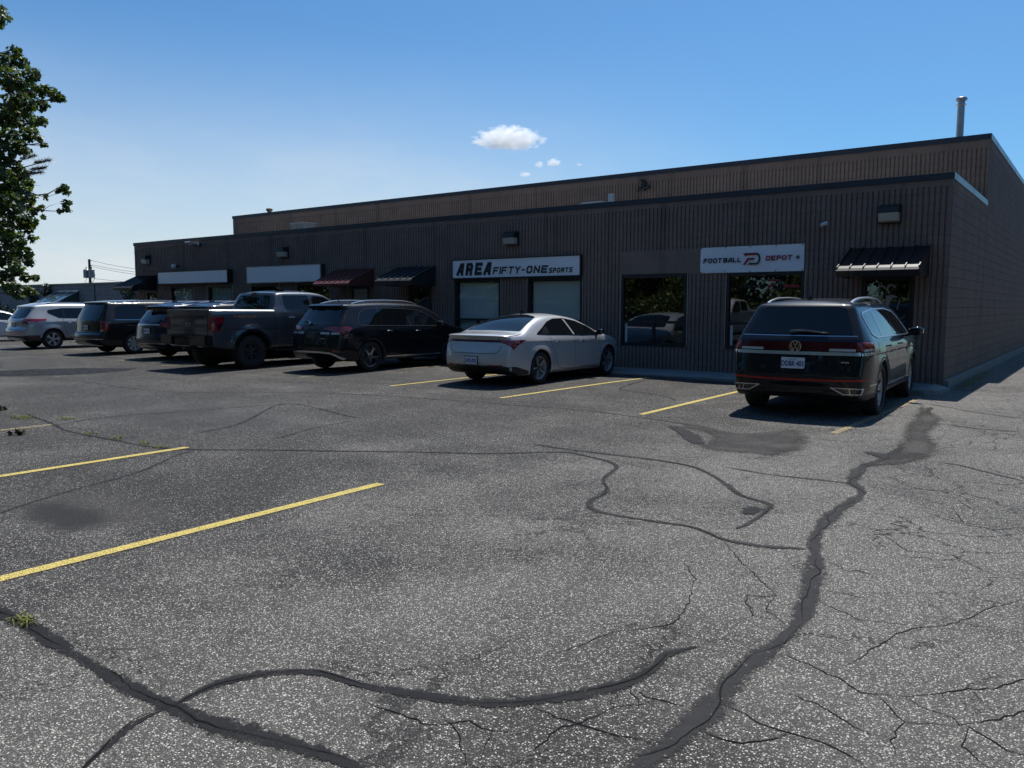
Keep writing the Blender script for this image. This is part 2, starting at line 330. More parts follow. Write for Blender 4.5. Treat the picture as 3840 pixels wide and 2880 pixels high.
# ---------------------------------------------------------------- object helpers
def link(o, parent=None):
    COL.objects.link(o)
    if parent is not None: o.parent = parent
    return o
def tag(o, label=None, cat=None, group=None, kind=None):
    if label: o['label'] = label
    if cat: o['category'] = cat
    if group: o['group'] = group
    if kind: o['kind'] = kind
    return o
def empty(name, loc=(0, 0, 0), rz=0.0):
    o = bpy.data.objects.new(name, None); o.location = loc; o.rotation_euler = (0, 0, rz); o.empty_display_size = .2
    return link(o)
class MB:
    """mesh builder"""
    def __init__(s): s.v = []; s.f = []; s.mi = []; s.attr = None
    def add(s, vs, fs, mi=0):
        b = len(s.v); s.v += [tuple(p) for p in vs]; s.f += [tuple(b+i for i in q) for q in fs]; s.mi += [mi]*len(fs); return s
    def box(s, x0, x1, y0, y1, z0, z1, mi=0):
        return s.add([(x0, y0, z0), (x1, y0, z0), (x1, y1, z0), (x0, y1, z0), (x0, y0, z1), (x1, y0, z1), (x1, y1, z1), (x0, y1, z1)],
                     [(0, 3, 2, 1), (4, 5, 6, 7), (0, 1, 5, 4), (1, 2, 6, 5), (2, 3, 7, 6), (3, 0, 4, 7)], mi)
    def bar(s, a, b, w, h, mi=0, up=(0, 0, 1)):
        a, b = Vector(a), Vector(b); d = (b-a).normalized(); upv = Vector(up)
        if abs(d.dot(upv)) > .98: upv = Vector((1, 0, 0))
        sd_ = d.cross(upv).normalized()*w/2; uu = sd_.normalized().cross(d)*h/2
        vs = [a-sd_-uu, a+sd_-uu, a+sd_+uu, a-sd_+uu, b-sd_-uu, b+sd_-uu, b+sd_+uu, b-sd_+uu]
        return s.add(vs, [(0, 3, 2, 1), (4, 5, 6, 7), (0, 1, 5, 4), (1, 2, 6, 5), (2, 3, 7, 6), (3, 0, 4, 7)], mi)
    def tube(s, pts, rad, n=8, mi=0, cap=True):
        pts = [Vector(p) for p in pts]; rad = rad if isinstance(rad, (list, tuple)) else [rad]*len(pts)
        b = len(s.v); prev = None
        for i, p in enumerate(pts):
            d = (pts[min(i+1, len(pts)-1)]-pts[max(i-1, 0)]).normalized()
            ref = Vector((0, 0, 1)) if abs(d.z) < .9 else Vector((1, 0, 0))
            a = d.cross(ref).normalized() if prev is None else (prev-d*prev.dot(d)).normalized()
            prev = a; c = d.cross(a)
            for k in range(n):
                t = 2*PI*k/n; s.v.append(tuple(p+(a*math.cos(t)+c*math.sin(t))*rad[i]))
        for i in range(len(pts)-1):
            for k in range(n):
                k2 = (k+1) % n; s.f.append((b+i*n+k, b+i*n+k2, b+(i+1)*n+k2, b+(i+1)*n+k)); s.mi.append(mi)
        if cap:
            s.f.append(tuple(b+k for k in range(n))[::-1]); s.mi.append(mi)
            s.f.append(tuple(b+(len(pts)-1)*n+k for k in range(n))); s.mi.append(mi)
        return s
    def lathe(s, prof, n=32, axis='x', c=(0, 0, 0), mi=0, closed=False):
        """prof: (axial, radius)"""
        b = len(s.v); m_ = len(prof)
        for a, rr in prof:
            for k in range(n):
                t = 2*PI*k/n; p, q = rr*math.cos(t), rr*math.sin(t)
                s.v.append({'x': (c[0]+a, c[1]+p, c[2]+q), 'z': (c[0]+p, c[1]+q, c[2]+a), 'y': (c[0]+p, c[1]+a, c[2]+q)}[axis])
        for i in range(m_ if closed else m_-1):
            j = (i+1) % m_
            for k in range(n):
                k2 = (k+1) % n; s.f.append((b+i*n+k, b+i*n+k2, b+j*n+k2, b+j*n+k)); s.mi.append(mi)
        return s
    def prism(s, poly, axis, a0, a1, mi=0):
        """poly 2-D; axis 'y': poly=(x,z); 'x': poly=(y,z); 'z': poly=(x,y)"""
        n = len(poly); f3 = {'y': lambda p, a: (p[0], a, p[1]), 'x': lambda p, a: (a, p[0], p[1]), 'z': lambda p, a: (p[0], p[1], a)}[axis]
        vs = [f3(p, a0) for p in poly]+[f3(p, a1) for p in poly]
        fs = [tuple(range(n)), tuple(range(n, 2*n))[::-1]]+[(i, i+n, (i+1) % n+n, (i+1) % n) for i in range(n)]
        return s.add(vs, fs, mi)
    def build(s, name, mats, parent=None, smooth=False, angle=40, fix=True, bevel=0.0):
        me = bpy.data.meshes.new(name); me.from_pydata(s.v, [], s.f)
        mats = mats if isinstance(mats, (list, tuple)) else [mats]
        for m_ in mats: me.materials.append(M[m_] if isinstance(m_, str) else m_)
        me.polygons.foreach_set('material_index', s.mi)
        if fix or bevel:
            bm = bmesh.new(); bm.from_mesh(me)
            if fix: bmesh.ops.recalc_face_normals(bm, faces=bm.faces)
            if bevel:
                bmesh.ops.bevel(bm, geom=[e for e in bm.edges if len(e.link_faces) == 2 and e.calc_face_angle(0) > .6], offset=bevel, segments=2, affect='EDGES', clamp_overlap=True)
            bm.to_mesh(me); bm.free()
        if smooth or bevel:
            me.polygons.foreach_set('use_smooth', [True]*len(me.polygons)); me.set_sharp_from_angle(angle=math.radians(angle))
        o = bpy.data.objects.new(name, me); link(o, parent); return o
def build_loose(mb, name, mat, parent=None, **kw):
    """one object for each connected piece"""
    par = list(range(len(mb.v)))
    def fd(a):
        while par[a] != a: par[a] = par[par[a]]; a = par[a]
        return a
    for q in mb.f:
        for i in q[1:]: par[fd(q[0])] = fd(i)
    gr = {}
    for k, q in enumerate(mb.f): gr.setdefault(fd(q[0]), []).append(k)
    o = None
    for ks in gr.values():
        m2 = MB(); ix = {}
        for k in ks:
            for i in mb.f[k]:
                if i not in ix: ix[i] = len(m2.v); m2.v.append(mb.v[i])
            m2.f.append(tuple(ix[i] for i in mb.f[k])); m2.mi.append(mb.mi[k])
        o = m2.build(name, mat, parent, **kw)
    return o
def set_attr(me, name, vals):
    a = me.attributes.new(name, 'FLOAT', 'POINT'); a.data.foreach_set('value', list(vals))
def ribbon(pts, w, closed=False):
    """2-D polyline -> list of (left, right) points with limited mitre"""
    n = len(pts); out_ = []
    for i in range(n):
        p = Vector(pts[i])
        a = Vector(pts[(i-1) % n]) if (closed or i > 0) else None
        c = Vector(pts[(i+1) % n]) if (closed or i < n-1) else None
        d1 = (p-a).normalized() if a is not None else None
        d2 = (c-p).normalized() if c is not None else None
        if d1 is None: d1 = d2
        if d2 is None: d2 = d1
        n1 = Vector((-d1.y, d1.x)); n2 = Vector((-d2.y, d2.x)); m_ = (n1+n2)
        m_ = m_.normalized() if m_.length > .2 else n1
        k = 1/max(.5, m_.dot(n1)); ww = w[i] if isinstance(w, (list, tuple)) else w
        out_.append((p+m_*k*ww/2, p-m_*k*ww/2))
    return out_
def copy_tree(o, parent=None):
    c = o.copy(); COL.objects.link(c); c.parent = parent
    for ch in list(o.children): copy_tree(ch, c)
    return c
def S(t): t = min(1.0, max(0.0, t)); return t*t*(3-2*t)
def gz(x, y):
    k = (1-S((y-3)/3))
    return 0.05*S((y+8)/5)*S((-x-1)/2.5)*k + 0.013*math.sin(x*2.1+.5)*S((y+4.5)/2.5)*S((-x-1)/2)*k
def cdt(poly, step=.06, extra=()):
    """triangulate a simple polygon with interior points; returns verts(2-D), faces"""
    P = [Vector(p) for p in poly]; xs = [p.x for p in P]; ys = [p.y for p in P]
    A = np.array([[p.x, p.y] for p in P]); B = np.roll(A, -1, 0)
    nx, ny = int((max(xs)-min(xs))/step)+1, int((max(ys)-min(ys))/step)+1
    g = [(min(xs)+(i+.5+.25*((j % 2)))*step, min(ys)+(j+.5)*step) for i in range(nx) for j in range(ny)]+list(extra)
    pts = list(P)
    if g:
        G_ = np.array(g)
        ins = np.zeros(len(G_), bool)
        for a, b in zip(A, B):
            c1 = (a[1] > G_[:, 1]) != (b[1] > G_[:, 1])
            with np.errstate(divide='ignore', invalid='ignore'):
                xx = (b[0]-a[0])*(G_[:, 1]-a[1])/(b[1]-a[1])+a[0]
            ins ^= c1 & (G_[:, 0] < xx)
        d = seg_dist(G_, A, B).min(1)
        ok = ins & (d > .2*min(step, .02))
        ok[:nx*ny] &= d[:nx*ny] > .45*step
        pts += [Vector((float(p[0]), float(p[1]))) for p in G_[ok]]
    n = len(P)
    vs, _, fs, ov, *_ = geometry.delaunay_2d_cdt(pts, [], [list(range(n))], 1, 1e-6)
    global CDT_MAP
    CDT_MAP = {}
    for i, o_ in enumerate(ov):
        for k in o_:
            if k < n: CDT_MAP[k] = i
    return [(v.x, v.y) for v in vs], [tuple(q) for q in fs]
def seg_dist(G_, A, B):
    AB = B-A; L2 = (AB**2).sum(1)+1e-12
    t = np.clip(((G_[:, None, :]-A[None])*AB[None]).sum(2)/L2[None], 0, 1)
    C_ = A[None]+t[..., None]*AB[None]
    return np.sqrt(((G_[:, None, :]-C_)**2).sum(2))
# ================================================================ GROUND
def build_ground():
    def ax(vals, a, b, st):
        n = int(round((b-a)/st)); return sorted(set([v for v in vals if v < a or v > b]+[round(a+i*(b-a)/n, 4) for i in range(n+1)]))
    xs = ax([-900, -400, -200, -120, -80, -60, -45, 20, 40, 100, 300, 900], -34, 8, .35)
    ys = ax([-900, -300, -120, -60, -35, -25, 6, 12, 25, 60, 150, 400, 900], -18, 3, .35)
    V = [(x, y, gz(x, y)) for y in ys for x in xs]; n = len(xs)
    F = [(j*n+i, j*n+i+1, (j+1)*n+i+1, (j+1)*n+i) for j in range(len(ys)-1) for i in range(n-1)]
    mb = MB(); mb.add(V, F); o = mb.build('parking_lot_ground', 'asphalt', fix=False, smooth=True, angle=60); tag(o, kind='structure')
build_ground()
SEALS = [[0.1,[[0.32,-3.22],[0.56,-5.58],[0.73,-7.3],[0.69,-8.74],[0.64,-8.93],[0.73,-9.82],[0.92,-10.26],[0.92,-11.14],[0.99,-11.88],[1.17,-12.5],[1.36,-13.39],[1.37,-13.82],[1.34,-14.21],[1.36,-14.56],[1.36,-14.87],[1.33,-15.08],[1.31,-15.28]]],[0.075,[[-2.43,-15.91],[-2.01,-15.89],[-1.73,-15.87],[-1.34,-15.89],[-0.95,-15.9],[-0.63,-15.91],[-0.39,-15.89],[-0.19,-15.88],[0.01,-15.84],[0.23,-15.79],[0.43,-15.75],[0.61,-15.74]]],[0.06,[[-0.37,-15.89],[-0.4,-15.73],[-0.37,-15.58],[-0.28,-15.45],[-0.13,-15.34],[0.1,-15.31],[0.34,-15.23],[0.53,-15.16],[0.69,-15.06],[0.82,-14.91],[0.94,-14.73],[1.0,-14.57],[1.02,-14.39],[1.0,-14.26],[1.08,-14.09]]],[0.03,[[-0.38,-15.89],[-0.36,-16.05],[-0.3,-16.17],[-0.23,-16.29],[-0.17,-16.38]]],[0.05,[[-10.21,-12.38],[-8.95,-12.6],[-8.04,-12.78],[-6.98,-12.78],[-6.1,-12.75],[-5.57,-12.56],[-4.99,-12.13],[-4.27,-11.68],[-3.5,-11.17],[-2.83,-10.77],[-2.28,-10.24],[-2.0,-10.2],[-1.39,-10.47],[-1.15,-11.12],[-0.89,-11.52],[-0.79,-11.97],[-0.59,-12.19],[-0.14,-12.2],[0.21,-12.17],[0.49,-12.32],[0.75,-12.33],[1.03,-12.21]]],[0.055,[[-2.77,-9.97],[-2.23,-10.02],[-1.83,-10.0],[-1.16,-9.99],[-0.7,-10.1],[-0.23,-10.55],[0.11,-10.98],[0.41,-11.15],[0.47,-11.39],[0.49,-11.8],[0.47,-12.01]]],[0.05,[[-0.44,-9.9],[-0.09,-9.97],[0.18,-9.98],[0.51,-9.94],[0.75,-9.93]]],[0.03,[[-4.1,-15.27],[-4.26,-15.02],[-4.53,-14.5],[-4.7,-14.06],[-4.89,-13.57],[-5.39,-12.89],[-5.51,-12.63]]],[0.045,[[-18.01,-9.76],[-15.62,-9.4],[-13.95,-9.43],[-12.57,-9.53],[-11.15,-9.28],[-9.8,-8.23],[-8.47,-7.61],[-7.12,-7.33],[-5.23,-7.15],[-3.81,-7.03],[-2.68,-7.23],[-1.96,-7.41]]],[0.05,[[-6.63,-11.84],[-6.91,-11.03],[-8.21,-9.26],[-5.95,-9.72]]],[0.04,[[-8.8,-12.49],[-8.94,-11.72],[-8.61,-10.67],[-8.26,-9.21]]],[0.03,[[-5.44,-11.6],[-5.78,-10.69],[-5.88,-9.96]]],[0.04,[[0.16,-2.71],[0.63,-3.12],[0.93,-3.46],[1.64,-3.89],[2.14,-4.25]]],[0.04,[[0.44,-5.11],[0.87,-5.23],[1.16,-5.38],[1.75,-5.42]]],[0.04,[[1.23,-8.33],[1.4,-8.35],[1.67,-8.58],[2.0,-8.85]]],[0.06,[[-5.2,-1.82],[-5.23,-2.39],[-4.87,-4.09],[-4.26,-4.41],[-3.57,-4.78],[-3.23,-5.14]]],[0.03,[[2.25,-11.13],[2.33,-11.27],[2.48,-11.28]]]]
CRACKS = [[[1.45,-13.93],[1.59,-13.98],[1.73,-14.04],[1.81,-14.11],[1.89,-14.07],[1.97,-14.04],[2.08,-13.91],[2.17,-13.8],[2.25,-13.73],[2.38,-13.5]],[[1.97,-14.04],[2.04,-14.09],[2.11,-14.09],[2.15,-14.11],[2.19,-14.15],[2.24,-14.09],[2.3,-14.01],[2.4,-13.83]],[[2.19,-14.15],[2.09,-14.22],[2.01,-14.26],[1.96,-14.2],[1.89,-14.11]],[[2.21,-14.14],[2.26,-14.19],[2.3,-14.21],[2.35,-14.25],[2.43,-14.26]],[[1.41,-14.55],[1.49,-14.57],[1.57,-14.6],[1.62,-14.61],[1.68,-14.61],[1.77,-14.6],[1.85,-14.61],[1.94,-14.65],[1.98,-14.7]],[[1.41,-14.79],[1.49,-14.8],[1.56,-14.79],[1.62,-14.72],[1.67,-14.62]],[[0.79,-15.03],[0.91,-15.04],[1.0,-15.02],[1.12,-15.01],[1.21,-15.0],[1.31,-14.98]],[[1.06,-14.65],[1.12,-14.67],[1.18,-14.67],[1.24,-14.66],[1.3,-14.65]],[[1.18,-14.67],[1.12,-14.75],[1.06,-14.82],[1.03,-14.93],[1.0,-15.02],[0.96,-15.12],[0.97,-15.28]],[[1.29,-12.94],[1.39,-12.94],[1.5,-12.93],[1.65,-12.95]],[[1.97,-13.11],[2.02,-13.01],[2.08,-12.87],[2.12,-12.73],[2.17,-12.6],[2.28,-12.4]],[[1.97,-13.11],[1.9,-13.18],[1.83,-13.28],[1.79,-13.44],[1.75,-13.61],[1.72,-13.78],[1.7,-13.9]],[[0.5,-12.97],[0.68,-13.21],[0.81,-13.58],[0.87,-13.89],[0.81,-14.01],[0.74,-14.1],[0.67,-14.19],[0.64,-14.32],[0.62,-14.45],[0.54,-14.65]],[[0.47,-12.3],[0.64,-12.54],[0.8,-12.75],[0.99,-12.98],[1.15,-13.19],[1.17,-13.43],[1.27,-13.51],[1.36,-13.6]],[[1.15,-13.19],[1.08,-13.27],[1.02,-13.27],[1.05,-13.38],[1.16,-13.55],[1.28,-13.54]],[[2.21,-14.14],[2.22,-14.22],[2.21,-14.31],[2.27,-14.38],[2.32,-14.44]],[[2.01,-14.26],[2.0,-14.35],[2.0,-14.43],[2.03,-14.52]],[[-2.94,-9.24],[-2.71,-9.73],[-2.68,-10.1],[-2.99,-10.14]],[[-3.19,-6.08],[-2.8,-6.05],[-2.79,-6.55],[-2.84,-7.06]],[[0.4,-9.82],[0.93,-9.67],[1.22,-9.92],[1.58,-9.97],[1.76,-10.32],[2.07,-10.27]],[[1.41,-10.2],[1.63,-10.33],[1.76,-10.84],[2.03,-10.8],[2.15,-10.85]],[[1.32,-11.48],[1.57,-11.84],[1.83,-11.77],[2.01,-11.98],[2.23,-11.92]],[[1.37,-13.14],[1.62,-13.28],[1.8,-13.21],[1.9,-13.18]],[[0.24,-15.4],[0.41,-15.38],[0.56,-15.38],[0.65,-15.27],[0.77,-15.27],[0.91,-15.2]],[[-1.73,-15.29],[-1.77,-15.23],[-1.72,-15.21]],[[0.55,-15.29],[0.71,-15.39],[0.85,-15.51]],[[1.57,-14.3],[1.69,-14.31],[1.83,-14.39],[1.93,-14.44]]]
BLOBS = [[[-2.17,-7.4],[-2.02,-7.12],[-1.54,-7.3],[-1.2,-7.54],[-0.91,-6.96],[-0.53,-7.02],[-0.21,-7.61],[-0.05,-8.36],[-0.12,-8.7],[-0.2,-9.1],[-0.4,-9.09],[-0.8,-9.14],[-1.07,-9.14],[-1.35,-8.89],[-1.47,-8.35],[-1.67,-8.04],[-1.91,-8.22]],[[0.01,-2.83],[0.32,-3.22],[0.58,-4.07],[0.84,-4.8],[0.89,-5.58],[0.92,-6.3],[1.12,-7.0],[1.2,-7.86],[1.04,-8.48],[0.72,-8.87],[0.32,-8.71],[0.56,-8.35],[0.56,-7.82],[0.43,-6.67],[0.28,-5.79],[0.24,-4.97],[0.08,-3.77]],[[-19.26,-10.08],[-19.27,-8.65],[-18.64,-7.58],[-17.3,-6.82],[-16.78,-7.46],[-16.63,-8.84],[-17.31,-9.84],[-18.39,-10.38]],[[0.29,-11.4],[0.35,-11.3],[0.45,-11.37],[0.45,-11.53],[0.35,-11.57]]]
LINES = [[[-2.52,-15.81],[-2.65,-12.53]],[[-5.73,-14.65],[-5.76,-12.53]],[[-8.76,-13.56],[-8.81,-12.65]],[[-0.18,-6.99],[-0.06,-2.03]],[[-2.96,-6.91],[-2.82,-3.25]],[[-5.93,-6.51],[-5.38,-1.84]],[[-8.96,-6.21],[-8.16,-2.88]],[[-12.04,-5.97],[-10.84,-2.29]],[[-14.88,-6.03],[-14.51,-3.15]]]
def densify(pts, step):
    o = []
    for a, b in zip(pts, pts[1:]):
        a, b = Vector(a), Vector(b); n = max(1, int((b-a).length/step))
        o += [a.lerp(b, i/n) for i in range(n)]
    return o+[Vector(pts[-1])]
def smooth_line(pts, step):
    """Catmull-Rom through the points"""
    P = [Vector(p) for p in pts]; P = [P[0]*2-P[1]]+P+[P[-1]*2-P[-2]]; o = []
    for i in range(1, len(P)-2):
        n = max(1, int((P[i+1]-P[i]).length/step))
        for k in range(n):
            t = k/n; a, b, c, d = P[i-1], P[i], P[i+1], P[i+2]
            o.append(.5*((2*b)+(c-a)*t+(2*a-5*b+4*c-d)*t*t+(3*b-a-3*c+d)*t*t*t))
    return o+[P[-2]]
def ground_ribbon(pts, wd, lift, mb, edges, taper=True, jit=0.0, wv=0.3):
    n = len(pts)
    if jit: pts = [p+Vector((rnd.uniform(-jit, jit), rnd.uniform(-jit, jit))) if 0 < i < n-1 else p for i, p in enumerate(pts)]
    ws = []; ph = rnd.uniform(0, 9)
    for i in range(n):
        k = 1+wv*math.sin(i*.21+ph)+wv*.7*math.sin(i*.53+2*ph)+wv*.4*math.sin(i*1.13+ph)
        if taper: k *= min(1, .35+i/4, .35+(n-1-i)/4)
        ws.append(wd*k*1.55)
    rb = ribbon(pts, ws); b = len(mb.v)
    for l, r_ in rb:
        c = (l+r_)/2
        for q, e in ((l, 0), (l.lerp(c, .5), .5), (c, 1), (r_.lerp(c, .5), .5), (r_, 0)):
            mb.v.append((q.x, q.y, gz(q.x, q.y)+lift)); edges.append(e)
    for i in range(n-1):
        for k in range(4): mb.f.append((b+i*5+k, b+i*5+k+1, b+i*5+k+6, b+i*5+k+5)); mb.mi.append(0)
for i, (wd, pts) in enumerate(SEALS):
    mb = MB(); ed = []
    ground_ribbon(smooth_line(pts, .055), wd*.95, .004+.0003*(i % 6), mb, ed, wv=.22)
    o = mb.build('crack_sealant', 'sealant' if i in (1, 2, 3) else 'sealant_grey', fix=False); set_attr(o.data, 'edge', ed); tag(o, kind='structure')
    if i in (0, 1, 2, 3, 4, 5):     # the crack reopened along the sealant
        mb = MB(); ed = []
        amp = .05 if i == 0 else .022; pa, pb = rnd.uniform(0, 9), rnd.uniform(0, 9)
        ground_ribbon([p+Vector((math.sin(k*.31+pa)+.5*math.sin(k*.83+pb), math.cos(k*.27+pb)+.5*math.sin(k*.71+pa)))*amp*.5 for k, p in enumerate(smooth_line(pts, .05))], .004, .0072+.0002*i, mb, ed, jit=.008, wv=.6)
        o = mb.build('ground_crack', 'crack_fill', fix=False); set_attr(o.data, 'edge', ed); tag(o, kind='structure')
for i, pts in enumerate(CRACKS):
    mb = MB(); ed = []
    ground_ribbon(densify(pts, .035), .0062 if i < 9 else .0050, .0028, mb, ed, jit=.009, wv=.28)
    # short side branches
    for k in range(len(pts)//6):
        p = Vector(rnd.choice(pts)); a = rnd.uniform(0, 2*PI); q = [p]
        for _ in range(rnd.randint(2, 4)):
            a += rnd.uniform(-.7, .7); q.append(q[-1]+Vector((math.cos(a), math.sin(a)))*.05)
        ground_ribbon(q, .0035, .0028, mb, ed, jit=.006, wv=.5)
    o = mb.build('ground_crack', 'crack_fill', fix=False); set_attr(o.data, 'edge', ed); tag(o, kind='structure')
def patch(poly, mat, lift, soft=.16):
    vs, fs = cdt(poly, .07)
    P = np.array(poly); d = seg_dist(np.array(vs), P, np.roll(P, -1, 0)).min(1)
    mb = MB(); mb.add([(x, y, gz(x, y)+lift) for x, y in vs], fs)
    o = mb.build('asphalt_patch', mat, fix=False); set_attr(o.data, 'edge', [min(1, x/soft) for x in d]); tag(o, kind='structure')
def grow(poly, k):
    c = sum((Vector(p) for p in poly), Vector((0, 0)))/len(poly)
    return [tuple(c+(Vector(p)-c)*k) for p in poly]
patch(grow(BLOBS[0], 1.2), 'skim_patch', .0062, .5); patch(grow(BLOBS[1], 1.12), 'skim_patch', .0064, .3)
patch(grow(BLOBS[2], 1.05), 'sealant', .0062, .4); patch(grow(BLOBS[3], 1.3), 'sealant', .0066, .08)
patch([(-2.15, -7.45), (-1.75, -7.75), (-1.35, -8.2), (-1.05, -8.75), (-1.25, -9.0), (-1.6, -8.6), (-1.95, -8.1), (-2.25, -7.75)], 'rough_patch', .0068, .2)
patch([(.35, -8.2), (.75, -8.6), (.95, -8.35), (1.1, -7.9), (1.0, -7.7), (.7, -8.1), (.45, -8.0)], 'rough_patch', .007, .15)
def parking_line(a, b, mat, wd=.10):
    pts = densify([a, b], .25); rb = ribbon(pts, wd); mb = MB(); ed = []
    pts = [pts[0]]+pts[1:]
    for l, r_ in rb:
        for t, e in ((0, 0), (.1, .9), (.5, 1), (.9, .9), (1, 0)):
            q = l.lerp(r_, t); mb.v.append((q.x, q.y, gz(q.x, q.y)+.0066)); ed.append(e)
    n = len(pts)
    for i in range(n-1):
        for k in range(4): mb.f.append((i*5+k, i*5+k+1, i*5+k+6, i*5+k+5)); mb.mi.append(0)
    o = mb.build('parking_line_marking', mat, fix=False); set_attr(o.data, 'edge', ed); tag(o, kind='structure')
near = [(-2.52, -18.2, -2.65, -12.53), (-5.66, -18.2, -5.76, -12.53), (-8.70, -18.2, -8.81, -12.65), (-11.7, -18.2, -11.8, -12.7), (-14.8, -18.2, -14.9, -12.7), (.6, -19.8, .45, -16.6)]
for k, (a, b, c, d) in enumerate(near): parking_line((a, b), (c, d), 'line_paint' if k < 2 or k > 4 else 'line_paint_old', .11)
far = [(-.18, -6.99, -.06, -2.0), (-2.96, -6.91, -2.84, -1.6), (-5.90, -6.5, -5.45, -1.8), (-8.90, -6.2, -8.45, -1.6), (-11.95, -6.0, -11.2, -1.6), (-14.9, -6.03, -14.4, -1.6),
       (-17.5, -6.1, -17.2, -1.6), (-20.3, -6.05, -20.1, -1.6), (-23.0, -5.9, -22.9, -1.6), (-26.0, -5.6, -25.8, -1.6), (-29.0, -5.6, -28.9, -1.6), (-32, -5.6, -31.9, -1.6)]
for k, (a, b, c, d) in enumerate(far): parking_line((a, b), (c, d), 'line_paint' if k in (1, 2, 3) else 'line_paint_old', .10)
# kerbed concrete sidewalk
mb = MB(); n = 60
prof = [(-1.33, -.25), (-1.33, .085), (-1.315, .103), (-1.29, .11), (0.05, .112)]
xs_ = [-33+i*(32.9)/n for i in range(n+1)]
for x in xs_:
    for y, z in prof: mb.v.append((x, y+.012*math.sin(x*1.3), z+.004*math.sin(x*.9)))
for i in range(n):
    for k in range(4): mb.f.append((i*5+k, i*5+k+1, i*5+k+6, i*5+k+5)); mb.mi.append(0)
b = len(mb.v)   # rounded end that drops beside the corner
pr = [(-.1, -1.33), (.04, -1.2), (.10, -.9), (.12, -.4), (.13, 0.05)]
mb.v += [(-.1, .05, .112)]+[(x, y, .112-.02*i) for i, (x, y) in enumerate(pr)]+[(x+.02, y-.02, -.2) for x, y in pr]
mb.f += [(b, b+1+i, b+2+i) for i in range(4)]+[(b+1+i, b+6+i, b+7+i, b+2+i) for i in range(4)]; mb.mi += [0]*8
o = mb.build('concrete_sidewalk', 'concrete', smooth=True, angle=35); tag(o, kind='structure')

# ================================================================ BUILDING
bld = empty('commercial_building'); tag(bld, 'long brown ribbed block building with dark metal roof caps behind the parked cars', 'building')
XL, XH, YH, YB = -29.9, -30.5, 5.12, 46.0
Z1, Z2, Z3 = 3.93, 4.05, 4.175      # rib top, band top, cap top
OPEN = [(-27.26, -25.71, .68, 2.37), (-24.74, -23.19, .68, 2.37), (-22.07, -20.47, .68, 2.37), (-19.53, -17.86, .68, 2.37),
        (-12.52, -10.89, .68, 2.37), (-9.95, -8.27, .68, 2.37), (-7.12, -5.41, .68, 2.37), (-4.43, -2.73, .68, 2.37)]
DOORS = [(-1.55, -.60, .112, 2.22), (-14.36, -13.46, .112, 2.2), (-16.86, -16.06, .112, 2.22), (-29.1, -28.25, .112, 2.2)]
SMOOTH = [(-7.13, -5.09, 2.37, 2.945)]
def ribbed(name, x0, x1, z0, z1, y, openings, parent, phase=0.0):
    P_ = .1016; g = .026; dp = .030; xs = []
    k = math.floor(x0/P_)
    while k*P_ < x1+P_:
        c = k*P_+phase
        for dx, d in ((-g/2-.005, 0), (-g/2+.003, dp), (g/2-.003, dp), (g/2+.005, 0)):
            if x0+.02 < c+dx < x1-.04: xs.append((c+dx, d))
        k += 1
    xs = [(x0, 0)]+xs+[(x1, 0)]
    zs = [z0]; z = math.ceil(z0/.2+.2)*.2
    while z < z1-.05: zs.append(z); z += .2
    zs.append(z1)
    for o_ in openings:
        for q in (o_[2], o_[3]):
            if z0 < q < z1:
                j = min(range(1, len(zs)-1), key=lambda i: abs(zs[i]-q)); zs[j] = q
    zs = sorted(set(zs)); mb = MB(); n = len(xs); rr = random.Random(3)
    jx = {}
    for j, z in enumerate(zs):
        for i, (x, d) in enumerate(xs):
            dx = rr.uniform(-.0045, .0045)+.004*math.sin(i*3.1+j) if 0 < i < n-1 else 0
            mb.v.append((x+dx, y+d+(rr.uniform(-.003, .005) if d == 0 else 0), z))
    for j in range(len(zs)-1):
        zc = (zs[j]+zs[j+1])/2
        for i in range(n-1):
            xc = (xs[i][0]+xs[i+1][0])/2
            if any(a < xc < b and c < zc < d for a, b, c, d in openings): continue
            mb.f.append((j*n+i, j*n+i+1, (j+1)*n+i+1, (j+1)*n+i)); mb.mi.append(0)
    return mb.build(name, 'block_rib', parent, fix=False)
ribbed('front_wall', XL, 0, .112, Z1, 0, OPEN+DOORS+SMOOTH, bld)
MB().box(XL, 0.0, .0, .2, Z1, Z2).build('smooth_band', 'block_band', bld)
MB().box(-7.16, -5.06, -.002, .15, 2.37, 2.945).build('sign_band_panel', 'block_band', bld)
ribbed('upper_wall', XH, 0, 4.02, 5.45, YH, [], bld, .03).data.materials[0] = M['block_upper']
MB().box(XH, 0.0, YH, YH+.2, 5.45, 5.63).build('smooth_band', 'band_upper', bld)
# side, end and back walls
MB().box(-.2, .004, .032, YH, 0, Z1).box(-.2, .004, YH+.034, YB, 0, 5.40).build('side_wall', 'block_side', bld)
MB().box(-.2, .006, .202, YH, Z1, Z2).box(-.2, .006, YH+.2, YB, 5.40, 5.63).box(-.05, .005, YH+.034, YH+.2, 5.40, 5.45).build('smooth_band', 'block_band', bld)
MB().box(XH, XH+.2, YH+.04, YB, 0, 5.63).box(XL, XL+.2, .035, YH, 0, Z1).box(XL-.001, XL+.2, .2, YH, Z1, Z2).box(XH, 0, YB, YB+.2, 0, 5.63).build('end_wall', 'block_side', bld)
MB().box(XL+.2, -.2, .2, YH+.15, 3.85, 3.98).box(XH+.2, -.2, YH+.2, YB, 5.3, 5.45).build('roof_deck', 'roofing', bld)
MB().box(-.02, .09, 0.1, YB, -.1, .17).build('foundation_strip', 'concrete', bld, bevel=.01)
